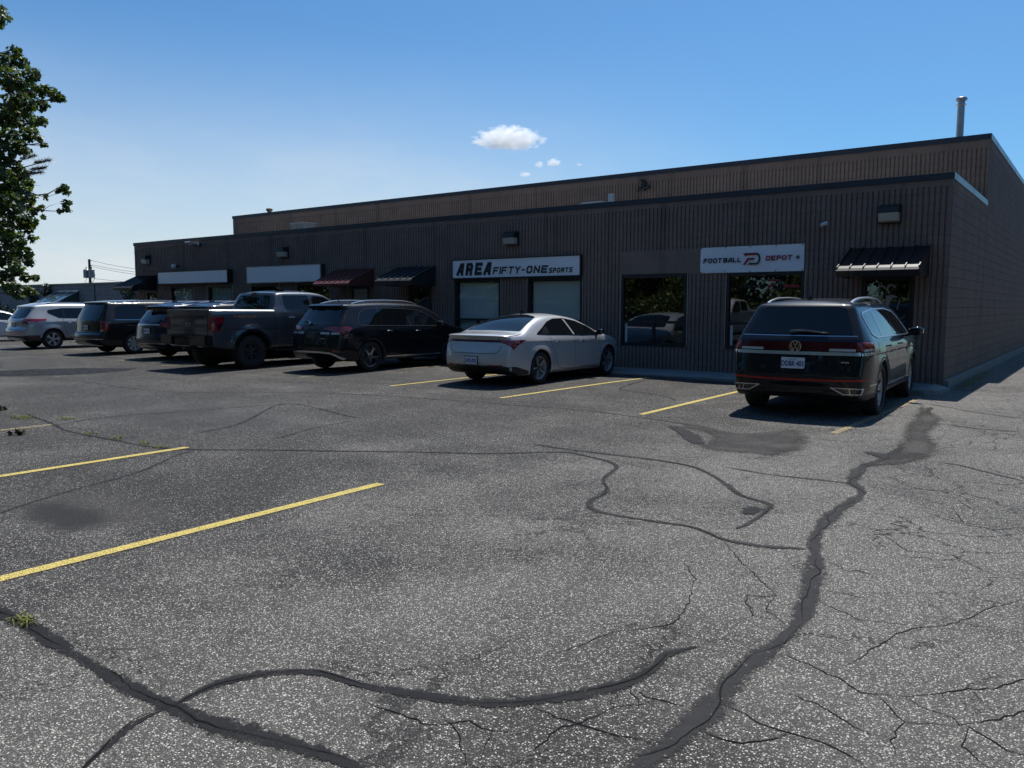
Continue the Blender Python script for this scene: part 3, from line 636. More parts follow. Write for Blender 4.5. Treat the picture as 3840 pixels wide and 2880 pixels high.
# cap flashings with standing joints
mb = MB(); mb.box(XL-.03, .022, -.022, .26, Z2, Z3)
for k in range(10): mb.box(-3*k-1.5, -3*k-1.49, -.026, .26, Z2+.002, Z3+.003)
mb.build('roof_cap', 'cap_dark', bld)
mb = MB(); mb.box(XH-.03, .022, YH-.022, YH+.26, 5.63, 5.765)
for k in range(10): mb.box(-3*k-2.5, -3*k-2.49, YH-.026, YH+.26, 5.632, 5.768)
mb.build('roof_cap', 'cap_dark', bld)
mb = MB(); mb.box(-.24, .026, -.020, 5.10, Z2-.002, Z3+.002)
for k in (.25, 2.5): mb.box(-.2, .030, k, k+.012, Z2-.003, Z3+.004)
mb.build('side_roof_cap', 'cap_sky_lit', bld)
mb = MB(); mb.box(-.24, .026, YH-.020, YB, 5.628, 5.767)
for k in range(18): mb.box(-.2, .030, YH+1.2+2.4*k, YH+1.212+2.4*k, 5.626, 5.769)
mb.build('side_roof_cap', 'cap_sky_lit', bld)
MB().box(XL+.2, -.25, .26, .30, 3.98, Z3-.01).build('parapet_lining', 'galv', bld)
# interior behind the shop fronts
mb = MB(); mb.box(XL+.21, -.21, 2.6, 2.65, .05, 3.84).box(XL+.21, -.21, .1, 2.6, .0, .05).box(XL+.21, -.21, .1, 2.6, 2.9, 2.95)
for x in (-28.0, -22.6, -17.4, -13.0, -7.7, -2.2): mb.box(x, x+.1, .15, 2.6, .05, 2.9)
mb.build('interior_wall', 'interior', bld)

def glass(x0, x1, y, z0, z1, par): return MB().add([(x0, y, z0), (x1, y, z0), (x1, y, z1), (x0, y, z1)], [(0, 1, 2, 3)]).build('pane', 'window_glass', par, fix=False)
def window(x0, x1, z0, z1, blinds=None):
    fr = MB(); t = .055; y0, y1 = -.012, .11; mz = 1.24
    fr.box(x0-.02, x0+t, y0, y1, z0-.02, z1+.02); fr.box(x1-t, x1+.02, y0, y1, z0-.02, z1+.02)
    fr.box(x0+t, x1-t, y0, y1, z1-.075, z1+.02); fr.box(x0+t, x1-t, y0, y1, z0-.02, z0+.06)
    fr.box(x0+t, x1-t, y0+.004, y1, mz-.03, mz+.03)
    o = fr.build('window', 'frame_dark', bld, bevel=.004)
    xm = (x0+x1)/2
    build_loose(MB().box(xm-.03, xm+.03, .01, .07, z0+.06, mz-.03).box(x0+t, x0+t+.03, .01, .07, z0+.06, mz-.03).box(x1-t-.03, x1-t, .01, .07, z0+.06, mz-.03), 'sash', 'frame_dark', o)
    glass(x0+t, x1-t, .046, mz+.03, z1-.075, o)
    glass(x0+t+.03, xm-.03, .040, z0+.06, mz-.03, o)
    glass(xm+.03, x1-t-.03, .050, z0+.06, mz-.03, o)
    build_loose(MB().box(x0-.034, x0-.02, -.02, .02, z0-.02, z1+.02).box(x1+.02, x1+.034, -.02, .02, z0-.02, z1+.02), 'edge_trim', 'galv', o)
    if blinds:
        mb = MB(); rr = random.Random(int(-x0*10))
        if blinds == 'v':
            n = int((x1-x0-.12)/.085)
            for k in range(n):
                cx = x0+.08+k*.085+.03; a = rr.uniform(.12, .34); dx, dy = math.cos(a)*.044, math.sin(a)*.044
                for (zz0, zz1) in ((z0+.07, z1-.1),):
                    mb.add([(cx-dx, .16-dy, zz0), (cx+dx, .16+dy, zz0), (cx+dx, .16+dy, zz1), (cx-dx, .16-dy, zz1)], [(0, 1, 2, 3)])
            mb.build('vertical_blind', 'blind_green', o, fix=False)
        else:
            z = z0+.08
            while z < z1-.1:
                mb.add([(x0+.07, .13, z), (x1-.07, .13, z), (x1-.07, .150, z+.028), (x0+.07, .150, z+.028)], [(0, 1, 2, 3)]); z += .03
            mb.build('blind', 'blind_white', o, fix=False)
    return o
WB = ['h', 'h', None, None, 'v', 'v', None, None]
WINS = [window(*q, b) for q, b in zip(OPEN, WB)]
for k in (6, 7):   # sliding sash bar seen behind the lower pane
    x0, x1 = OPEN[k][:2]
    MB().bar((x0+1.05, .075, 1.17), (x1-.10, .075, .78), .02, .03).build('security_bar', 'frame_dark', WINS[k])
    MB().box(x0+.06, x0+.14, .03, .06, .74, 1.2).build('vent_panel', 'blind_white', WINS[k])
def door(x0, x1, z0, z1, solid=False):
    fr = MB(); t = .07
    fr.box(x0-.02, x0+t, -.01, .12, z0, z1+.02); fr.box(x1-t, x1+.02, -.01, .12, z0, z1+.02); fr.box(x0+t, x1-t, -.01, .12, z1-.07, z1+.02)
    fr.box(x0+t, x1-t, .03, .09, z0, z0+.18)
    o = fr.build('door', 'frame_dark', bld, bevel=.004)
    if solid: MB().box(x0+t, x1-t, .04, .08, z0+.18, z1-.07).build('panel', 'door_panel', o)
    else: glass(x0+t, x1-t, .055, z0+.18, z1-.07, o)
    MB().box(x0+t+.03, x0+t+.07, -.03, .03, 1.0, 1.25).build('handle', 'galv', o)
    return o
DR = [door(*DOORS[0]), door(*DOORS[1]), door(*DOORS[2], solid=True), door(*DOORS[3])]

def awning(x0, x1, zt, zf, zb, depth, mat, tipmat=None):
    """standing-seam metal awning: sloping pan, hanging front valance, closed cheeks"""
    mb = MB(); th = .02
    ya = -depth
    mb.add([(x0, -.012, zt), (x1, -.012, zt), (x1, ya, zf), (x0, ya, zf), (x0, -.012, zt-th), (x1, -.012, zt-th), (x1, ya, zf-th), (x0, ya, zf-th)],
           [(0, 1, 2, 3), (7, 6, 5, 4), (0, 3, 7, 4), (2, 1, 5, 6), (3, 2, 6, 7)])
    n = max(5, int((x1-x0)/.22))
    for k in range(n+1):
        x = x0+(x1-x0)*k/n; x = min(max(x, x0+.012), x1-.012)
        mb.bar((x, -.015, zt+.014), (x, ya-.002, zf+.014), .022, .03)
    o = mb.build('awning', mat, bld)
    mb = MB()
    for k in range(n):
        a, b = x0+(x1-x0)*k/n, x0+(x1-x0)*(k+1)/n; jj = .006*(k % 2)
        mb.add([(a+.004, ya-.004-jj, zf+.0), (b-.004, ya-.004-jj, zf+.0), (b-.004, ya-.060-jj, zf-.05), (a+.004, ya-.060-jj, zf-.05)], [(0, 1, 2, 3)])
        mb.add([(a+.004, ya-.060-jj, zf-.05), (b-.004, ya-.060-jj, zf-.05), (b-.004, ya-.035-jj, zb), (a+.004, ya-.035-jj, zb)], [(0, 1, 2, 3)], 1)
    mb.build('valance', [tipmat or mat, mat], o, fix=False)
    mb = MB()
    for x, s in ((x0, 1), (x1, -1)):
        mb.prism([(-.012, zt-.01), (ya, zf-.01), (ya, zb+.01), (-.012, zb)], 'x', x, x+s*.008)
    build_loose(mb, 'cheek', mat, o)
awning(-1.81, -.33, 2.80, 2.36, 2.19, 1.02, 'awning_black', 'awning_grey')
awning(-14.72, -13.25, 2.76, 2.38, 2.20, .98, 'awning_grey')
awning(-17.45, -15.80, 2.76, 2.34, 2.22, 1.00, 'awning_red')
awning(-29.75, -28.25, 2.81, 2.36, 2.22, 1.00, 'awning_black', 'awning_grey')

# ---------------------------------------------------------------- lettering made of strokes
GL = {'A': [[(0, 0), (.58, 1), (.92, 1), (.92, 0)], [(.42, .30), (.86, .30)]], 'R': [[(0, 0), (0, 1), (.85, 1), (1, .86), (1, .6), (.85, .47), (.1, .47)], [(.55, .47), (.9, .36), (.9, 0)]],
      'E': [[(1, 1), (0, 1), (0, 0), (1, 0)], [(.1, .5), (.85, .5)]], 'F': [[(1, 1), (0, 1), (0, 0)], [(.1, .5), (.8, .5)]], 'I': [[(.1, 0), (.1, 1)]],
      'T': [[(0, 1), (1, 1)], [(.5, .95), (.5, 0)]], 'Y': [[(0, 1), (.45, .5), (1, 1)], [(.45, .5), (.45, 0)]], '-': [[(.1, .5), (.8, .5)]],
      'O': [[(.2, 0), (0, .18), (0, .82), (.2, 1), (.8, 1), (1, .82), (1, .18), (.8, 0), 'c']], 'N': [[(0, 0), (0, 1)], [(.03, .95), (.97, .05)], [(1, 0), (1, 1)]],
      'S': [[(1, 1), (.15, 1), (0, .88), (0, .6), (.12, .5), (.88, .5), (1, .4), (1, .12), (.85, 0), (0, 0)]], 'P': [[(0, 0), (0, 1), (.85, 1), (1, .86), (1, .6), (.85, .46), (.1, .46)]],
      'B': [[(0, 0), (0, 1), (.82, 1), (.97, .86), (.97, .64), (.86, .5), (1, .38), (1, .14), (.85, 0), 'c'], [(.1, .5), (.8, .5)]], 'L': [[(0, 1), (0, 0), (1, 0)]],
      'D': [[(0, 0), (0, 1), (.8, 1), (1, .82), (1, .18), (.8, 0), 'c']], 'Q': [[(0, 0), (.45, 1), (.9, 1), (.9, 0)], [(.1, .32), (.9, .32)]], '+': [[(0, .5), (1, .5)], [(.5, 1), (.5, 0)]],
      'M': [[(0, 0), (0, 1), (.5, .45), (1, 1), (1, 0)]], 'U': [[(0, 1), (0, .15), (.2, 0), (.8, 0), (1, .15), (1, 1)]], 'X': [[(0, 0), (1, 1)], [(0, 1), (1, 0)]]}
def strokes(mb, text, x0, z0, h, lw, gap, t, sh=0.0, y=-.03, mi=0, rise=0.0, widths=None):
    x = x0; cnt = 0
    for ch in text:
        w_ = (widths or {}).get(ch, lw)
        if ch == ' ': x += w_*.6; continue
        if ch == 'I': w_ = t*.6
        for st in GL[ch]:
            cl = st[-1] == 'c'; pts = [p for p in st if p != 'c']
            pp = [Vector((x+t/2+p[0]*(w_-t if ch != 'I' else 0)+sh*(t/2+p[1]*(h-t)), z0+t/2+p[1]*(h-t)+rise*(x-x0))) for p in pts]
            rb = ribbon(pp, t, cl); n = len(rb); yy = y-.0006*(cnt % 5); cnt += 1
            if not cl:   # square ends
                d = (pp[0]-pp[1]).normalized()*t/2; rb[0] = (rb[0][0]+d, rb[0][1]+d); d = (pp[-1]-pp[-2]).normalized()*t/2; rb[-1] = (rb[-1][0]+d, rb[-1][1]+d)
            vs = [(q.x, yy, q.y) for pr_ in rb for q in pr_]
            fs = [(2*i, 2*i+1, (2*i+3) % (2*n), (2*i+2) % (2*n)) for i in range(n if cl else n-1)]
            mb.add(vs, fs, mi)
        x += w_+gap
    return x
def ftext(name, s, size, mat, parent, pos, sx=1.0, bold=0.0, shear=0.0, plane='front', ext=.001, align='CENTER'):
    c = bpy.data.curves.new(name, 'FONT'); c.body = s; c.size = size; c.offset = bold; c.shear = shear; c.extrude = ext; c.align_x = align; c.align_y = 'CENTER'; c.resolution_u = 3
    t = bpy.data.objects.new(name, c); COL.objects.link(t)
    dg = bpy.context.evaluated_depsgraph_get(); me = bpy.data.meshes.new_from_object(t.evaluated_get(dg)); bpy.data.objects.remove(t); bpy.data.curves.remove(c)
    for v in me.vertices:
        a, b_, d = v.co.x*sx, v.co.y, v.co.z
        v.co = (pos[0]+a, pos[1]-d, pos[2]+b_) if plane == 'front' else (pos[0]+d, pos[1]+a, pos[2]+b_)
    me.materials.clear(); me.materials.append(M[mat]); me.name = name
    return link(bpy.data.objects.new(name, me), parent)

# shop sign with dark letters
sg = empty('shop_sign', (-10.415, -.06, 2.635)); tag(sg, 'white box sign with large slanted dark letters above the two windows with blinds', 'sign')
c0 = Vector((-10.415, -.06, 2.635))
def rel(mb, c): mb.v = [(x-c.x, y-c.y, z-c.z) for x, y, z in mb.v]; return mb
rel(MB().box(-12.57, -8.26, -.085, .0, 2.365, 2.405).box(-12.57, -8.26, -.085, 0, 2.895, 2.915).box(-12.57, -12.545, -.085, 0, 2.405, 2.895).box(-8.30, -8.26, -.085, 0, 2.405, 2.895), c0).build('frame', 'sign_black', sg)
rel(MB().box(-12.545, -8.30, -.068, -.002, 2.405, 2.895), c0).build('face_panel', 'sign_white', sg)
mb = MB(); K = dict(y=-.0725); 
AREA_ = (('A', -12.40, .245), ('R', -12.07, .235), ('E', -11.745, .245), ('A', -11.43, .25))
for ch, xx, lw in AREA_: strokes(mb, ch, xx, 2.475, .335, lw, .1, .080, .16, **K)
rel(mb, c0).build('lettering', 'sign_black', sg, fix=False)
mb = MB(); x = strokes(mb, 'FIFTY', -11.10, 2.48, .20, .180, .043, .044, .22, y=-.078); x = strokes(mb, '-', x-.01, 2.48, .20, .14, .02, .040, .22, y=-.078)
x = strokes(mb, 'ONE', x+.01, 2.48, .20, .195, .045, .050, .22, y=-.078)
rel(mb, c0).build('lettering', 'sign_charcoal', sg, fix=False)
mb = MB(); strokes(mb, 'SPORTS', -9.245, 2.478, .130, .098, .026, .030, .2, y=-.078); rel(mb, c0).build('lettering', 'sign_black', sg, fix=False)
mb = MB()
for ch, xx, lw in AREA_: strokes(mb, ch, xx-.014, 2.475-.013, .335+.026, lw+.028, .1, .106, .16, y=-.0695)
rel(mb, c0).build('letter_outline', 'sign_outline', sg, fix=False)

# banner
bn = empty('banner', (-3.91, -.03, 2.66)); c1 = Vector((-3.91, -.03, 2.66))
tag(bn, 'white vinyl banner with dark and red letters around a red and dark emblem', 'banner')
mb = MB(); nx, nz = 40, 10
for j in range(nz+1):
    for i in range(nx+1):
        a, b_ = i/nx, j/nz; x = -5.08+2.34*a; z = 2.375+.575*b_
        sag = .014*math.exp(-((b_-.12-.10*math.sin(a*4))/.1)**2)*(a < .5)*math.sin(PI*min(1, a*2))+.006*math.sin(a*9+b_*5)+.01*math.exp(-((a-.12-b_*.22)/.03)**2)
        mb.v.append((x, -.012-sag*.9-.006, z))
for j in range(nz):
    for i in range(nx): k = j*(nx+1)+i; mb.f.append((k, k+1, k+nx+2, k+nx+1)); mb.mi.append(0)
rel(mb, c1).build('sheet', 'sign_white', bn, fix=False, smooth=True)
mb = MB()
for i in range(5):
    for z in (2.395, 2.93):
        x = -5.05+2.28*i/4; mb.lathe([(-.040, .001), (-.040, .011), (-.035, .014)], 10, 'y', (x, .0, z))
build_loose(rel(mb, c1), 'grommet', 'frame_dark', bn)
YB_ = -.046
mb = MB(); strokes(mb, 'FOOT', -5.0, 2.598, .105, .098, .016, .026, .12, y=YB_); strokes(mb, 'B', -4.53, 2.598, .105, .098, .016, .026, .12, y=YB_); strokes(mb, 'Q', -4.418, 2.598, .105, .098, .016, .026, .12, y=YB_); strokes(mb, 'LL', -4.31, 2.598, .105, .092, .016, .026, .12, y=YB_)
strokes(mb, '+', -2.92, 2.62, .095, .095, .01, .024, .1, y=YB_); rel(mb, c1).build('lettering', 'sign_black', bn, fix=False)
mb = MB(); strokes(mb, 'DEPOT', -3.56, 2.615, .105, .100, .017, .026, .12, y=YB_); rel(mb, c1).build('lettering', 'sign_red', bn, fix=False)
def emblem(x, z, s, y, parent, c, red, dark):
    mb = MB(); P = lambda q: [(x+a*s, z+b*s) for a, b in q]
    for q in ([(0, 1), (.22, .70), (.32, .80), (1.12, .80), (1.22, 1)], [(.0, .0), (.42, .58), (1.05, .58), (.97, .40), (.52, .40), (.22, 0)]):
        p = P(q); mb.add([(a, y, b) for a, b in p], [tuple(range(len(p)))])
    rel(mb, c).build('emblem', red, parent, fix=False)
    mb = MB(); arc = [Vector((x+(1.15+.30*math.sin(t))*s, z+(.49+.40*math.cos(t)*1.05)*s)) for t in [PI*k/10 for k in range(11)]]
    arc = arc+[Vector((x+.62*s, z+.08*s))]
    rb = ribbon(arc, .17*s); mb.add([(q.x, y-.001, q.y) for pr_ in rb for q in pr_], [(2*i, 2*i+1, 2*i+3, 2*i+2) for i in range(len(rb)-1)])
    mb.add([(x+.44*s, y-.0016, z), (x+.66*s, y-.0016, z+.28*s), (x+.66*s, y-.0016, z)], [(0, 1, 2)])
    rel(mb, c).build('emblem', dark, parent, fix=False)
emblem(-4.07, 2.535, .26, YB_, bn, c1, 'sign_red', 'sign_charcoal')
# faint copy of the shop name on the inside of the glass below the banner
mb = MB(); y_ = .0445; strokes(mb, 'FOOTB', -4.15, 2.02, .075, .062, .012, .018, .12, y=y_); strokes(mb, 'Q', -3.79, 2.02, .075, .062, .012, .018, .12, y=y_); strokes(mb, 'LL', -3.71, 2.02, .075, .06, .012, .018, .12, y=y_)
mb.build('decal', 'sign_black', WINS[7], fix=False)
emblem(-3.55, 1.99, .22, y_, WINS[7], Vector((0, 0, 0)), 'sign_red', 'sign_black')
MB().box(-3.18, -2.84, y_-.001, y_, 2.03, 2.09).build('decal', 'sign_red', WINS[7])

def blank_sign(name, x0, x1, z0, z1, d, label, fm, sm):
    c = Vector(((x0+x1)/2, -.02, (z0+z1)/2)); o = empty(name, c); tag(o, label, 'sign', 'blank box signs on the left end of the building')
    rel(MB().box(x0, x1, -d+.02, -.004, z0, z1), c).build('case', sm, o, bevel=.006)
    rel(MB().box(x0+.03, x1-.03, -d-.004, -d+.018, z0+.03, z1-.03), c).build('face_panel', 'sign_white', o)
    t = .03
    rel(MB().box(x0, x1, -d-.01, -d+.02, z1-t, z1+.002).box(x0, x1, -d-.01, -d+.02, z0-.002, z0+t).box(x0-.002, x0+t, -d-.01, -d+.02, z0+t, z1-t).box(x1-t, x1+.002, -d-.01, -d+.02, z0+t, z1-t), c).build('frame', fm, o)
blank_sign('blank_sign', -27.78, -23.12, 2.44, 2.93, .235, 'blank white box sign with dark thin frame, farther from the camera', 'sign_black', 'sign_black')
blank_sign('blank_sign', -22.02, -18.07, 2.40, 2.97, .205, 'blank white box sign with pale grey frame beside the red awning', 'galv', 'sign_charcoal')

def wall_light(x, z, label):
    o = empty('wall_light', (x, 0, z)); tag(o, label, 'wall light', 'square security lights high on the wall')
    MB().box(-.205, .205, -.05, -.002, -.19, .19).build('back_plate', 'lamp_housing', o, bevel=.008)
    MB().prism([(-.05, .185), (-.24, .12), (-.26, .02), (-.05, .02)], 'x', -.195, .195).build('housing', 'lamp_housing', o, bevel=.008)
    MB().prism([(-.05, .018), (-.25, .018), (-.20, -.145), (-.05, -.165)], 'x', -.185, .185).build('lens', 'lamp_lens', o, bevel=.01)
    MB().box(-.19, .19, -.07, -.05, -.185, -.165).build('lip', 'lamp_housing', o)
wall_light(-1.08, 3.45, 'square wall light with clear lens above the black awning by the building corner')
wall_light(-10.46, 3.42, 'square wall light above the white sign with slanted dark letters')
wall_light(-20.12, 3.42, 'square wall light above the blank sign beside the red awning')
wall_light(-28.85, 3.45, 'square wall light at the far left end of the facade')
o = empty('flood_light', (-25.5, 0, 3.93)); tag(o, 'slim flood light on arm near the roof edge, left part of the facade', 'flood light')
MB().add([(-.18, -.32, .06), (.18, -.32, .06), (.18, -.10, -.02), (-.18, -.10, -.02), (-.18, -.30, .09), (.18, -.30, .09), (.18, -.08, .01), (-.18, -.08, .01)], [(0, 3, 2, 1), (4, 5, 6, 7), (0, 1, 5, 4), (1, 2, 6, 5), (2, 3, 7, 6), (3, 0, 4, 7)]).build('head', 'white_plastic', o)
MB().box(.3, .42, -.08, -.002, -.1, .02).tube([(.36, -.05, -.04), (.2, -.08, -.05), (.05, -.12, -.02)], .018).build('arm', 'lamp_housing', o)
MB().lathe([(-.06, .0), (-.055, .03), (0, .045), (.05, .03), (.055, 0)], 12, 'z', (.42, -.12, .0)).build('sensor', 'white_plastic', o, smooth=True)
o = empty('globe_light', (-26.66, 0, 3.13)); tag(o, 'small white round globe light above the left blank sign', 'light')
MB().lathe([(-.30+.09-.09*math.cos(PI*k/8), .001+.09*math.sin(PI*k/8)) for k in range(9)], 16, 'y').build('globe', 'white_plastic', o, smooth=True)
MB().lathe([(-.13, .03), (-.002, .045)], 12, 'y').build('mount', 'lamp_housing', o)
o = empty('security_camera', (-2.32, 0, 3.33)); tag(o, 'small white security camera on the wall between banner and corner light', 'camera')
MB().tube([(-.05, -.18, -.03), (.03, -.08, .02)], .038, 12).build('body', 'white_plastic', o, smooth=True)
MB().tube([(.02, -.09, .01), (.02, -.003, .0)], [.014, .032], 10).build('mount', 'white_plastic', o, smooth=True)
# lettered notice on the solid door under the red awning
nt = MB(); nt.box(-16.78, -16.14, .030, .036, .9, 2.14); nt.build('notice_sheet', 'decal_grey', DR[2])
ftext('notice_lettering', "UNIT #'S", .12, 'sign_black', DR[2], (-16.46, .028, 1.72), .8, .004)
mb = MB()
for k in range(5): mb.box(-16.7, -16.22, .027, .029, 2.02-.06*k-.012, 2.02-.06*k)
mb.build('notice_text_rows', 'frame_dark', DR[2])
# two players drawn in white film on the corner door
mb = MB(); X0, Z0 = -1.075, 1.1
def pl(q, dx=0, dz=0, k=1.0): 
    p = [(X0+dx+a*k, .0525, Z0+dz+b*k) for a, b in q]; mb.add(p, [tuple(range(len(p)))])
def helmet(cx, cz, rr):
    for a0, a1 in ((.3, 1.1), (1.25, 1.75), (1.9, 2.6), (2.75, 3.6), (3.75, 4.3)):
        ts = [a0+(a1-a0)*k/5 for k in range(6)]
        p = [(X0+cx+rr*math.cos(t), .0525, Z0+cz+rr*1.1*math.sin(t)) for t in ts]+[(X0+cx+rr*.55*math.cos(t), .0525, Z0+cz+rr*.6*math.sin(t)) for t in ts[::-1]]
        mb.add(p, [tuple(range(len(p)))])
helmet(-.12, .86, .085); helmet(.06, .87, .095)
pl([(-.25, .62), (-.19, .74), (-.08, .77), (-.12, .68), (-.2, .58)]); pl([(-.23, .56), (-.14, .62), (-.06, .6), (-.12, .40), (-.2, .42)])
for k in range(5): pl([(-.19+.01*k, .40-.07*k), (-.11+.01*k, .42-.07*k), (-.11+.01*k, .37-.07*k), (-.18+.01*k, .36-.07*k)])
pl([(-.04, .74), (.10, .76), (.20, .70), (.10, .70), (.04, .62), (.02, .45), (-.04, .48), (-.03, .6)]); pl([(.205, .70), (.235, .66), (.19, .45), (.175, .47), (.215, .64)])
pl([(-.06, .32), (.05, .36), (.04, .16), (-.07, .18)])
for k in range(6): pl([(-.07+.012*k, .14-.06*k), (.03+.006*k, .15-.06*k), (.03+.006*k, .115-.06*k), (-.06+.012*k, .10-.06*k)])
pl([(.135, .38), (.15, .38), (.16, .12), (.12, -.1), (.105, -.1), (.145, .12)])
for (a, b_, c_, d_) in ((.17, .22, .36, .36), (.17, .1, .35, .24), (-.3, -.1, -.1, -.02)): pl([(a, b_), (c_, d_), (c_, d_-.012), (a, b_-.012)])
mb.build('player_decal', 'decal_grey', DR[0], fix=False)

# ---------------------------------------------------------------- on the roofs
o = empty('vent_pipe', (-.74, YH+.55, 5.4)); tag(o, 'tall grey metal flue pipe with round cap on the high roof near the corner', 'flue pipe')
MB().lathe([(0, .085), (1.35, .082)], 24, 'z').build('stack', 'pipe_steel', o, smooth=True)
build_loose(MB().lathe([(.02, .08), (.04, .12), (.05, .12), (.06, .08)], 24, 'z').lathe([(1.22, .08), (1.23, .12), (1.245, .12), (1.25, .08)], 24, 'z'), 'collar', 'galv', o, smooth=True)
MB().lathe([(1.33, .08), (1.34, .125), (1.39, .13), (1.42, .11), (1.44, .0)], 24, 'z').build('cap', 'pipe_steel', o, smooth=True, angle=50)
o = empty('roof_vent', (-28.3, YH+.4, 5.5)); tag(o, 'short brown roof vent stack with flared cap, far left of the high roof', 'roof vent')
MB().lathe([(0, .085), (.38, .085)], 20, 'z').build('stack', 'wood_pole', o, smooth=True)
MB().lathe([(.36, .085), (.40, .14), (.48, .15), (.51, .1), (.51, 0)], 20, 'z').build('cap', 'block_band', o, smooth=True, angle=50)
o = empty('rooftop_unit', (-22.45, 2.7, 3.98)); tag(o, 'grey rooftop air conditioner with wire guards on the low roof', 'air conditioner')
MB().box(-.38, .38, -.28, .28, .12, .76).build('casing', 'steel_unit', o, bevel=.01)
mb = MB()
for k in range(6): mb.box(-.39+k*.154, -.376+k*.154, -.30, -.285, .14, .75)
for k in range(4): mb.box(-.39, .40, -.31, -.30, .16+k*.19, .172+k*.19)
mb.box(-.41, .42, -.32, .31, .76, .79); mb.build('guard', 'galv', o)
MB().box(-.36, .36, -.26, .26, .0, .12).build('skid', 'wood_pole', o)
o = empty('roof_hatch', (-9.45, 2.6, 3.98)); tag(o, 'low roof hatch with pale folded lid edge behind the parapet', 'roof hatch')
MB().box(-.38, .38, -.3, .3, 0, .50).build('curb', 'cap_dark', o)
MB().add([(-.45, -.35, .50), (-.2, -.35, .58), (.45, -.35, .57), (-.45, .35, .50), (-.2, .35, .58), (.45, .35, .57), (-.45, -.35, .48), (.45, -.35, .54), (-.45, .35, .48), (.45, .35, .54)],
     [(0, 1, 4, 3), (1, 2, 5, 4), (0, 6, 7, 2, 1), (3, 4, 5, 9, 8), (2, 7, 9, 5), (0, 3, 8, 6)]).build('lid', 'galv', o)
o = empty('electrical_box', (-8.93, 2.6, 3.98)); tag(o, 'pale grey electrical box on a post above the low roof', 'electrical box')
MB().box(-.09, .09, -.05, .05, .50, .80).build('case', 'galv', o, bevel=.01); MB().box(-.02, .02, -.02, .02, 0, .5).build('post', 'frame_dark', o)
o = empty('wall_bracket', (-9.2, YH, 5.3)); tag(o, 'black pipe bracket with hooked ends fixed to the upper wall', 'bracket')
MB().box(-.05, .05, -.09, -.002, -.13, .17).tube([(0, -.05, .15), (-.03, -.12, .19), (-.09, -.14, .15)], .03, 8).tube([(0, -.06, -.08), (-.13, -.08, -.07), (-.20, -.09, -.13)], .04, 8).tube([(0, -.06, -.08), (.10, -.08, -.04), (.19, -.09, -.02), (.20, -.09, -.10)], .04, 8).build('pipe_frame', 'frame_dark', o, smooth=True)
# ================================================================ VEHICLES
def pint(pts, z):
    """smooth interpolation of a table"""
    xs = [p[0] for p in pts]; ys = [p[1] for p in pts]
    if z <= xs[0]: return ys[0]
    if z >= xs[-1]: return ys[-1]
    i = max(k for k in range(len(xs)) if xs[k] <= z)
    t = (z-xs[i])/(xs[i+1]-xs[i]); h = xs[i+1]-xs[i]
    def sl(k):
        if k <= 0 or k >= len(xs)-1: j = min(max(k, 0), len(xs)-2); return (ys[j+1]-ys[j])/(xs[j+1]-xs[j])
        a = (ys[k]-ys[k-1])/(xs[k]-xs[k-1]); b = (ys[k+1]-ys[k])/(xs[k+1]-xs[k])
        return 0 if a*b <= 0 else 2*a*b/(a+b)
    m0, m1 = sl(i), sl(i+1)
    return (2*t**3-3*t*t+1)*ys[i]+(t**3-2*t*t+t)*h*m0+(-2*t**3+3*t*t)*ys[i+1]+(t**3-t*t)*h*m1
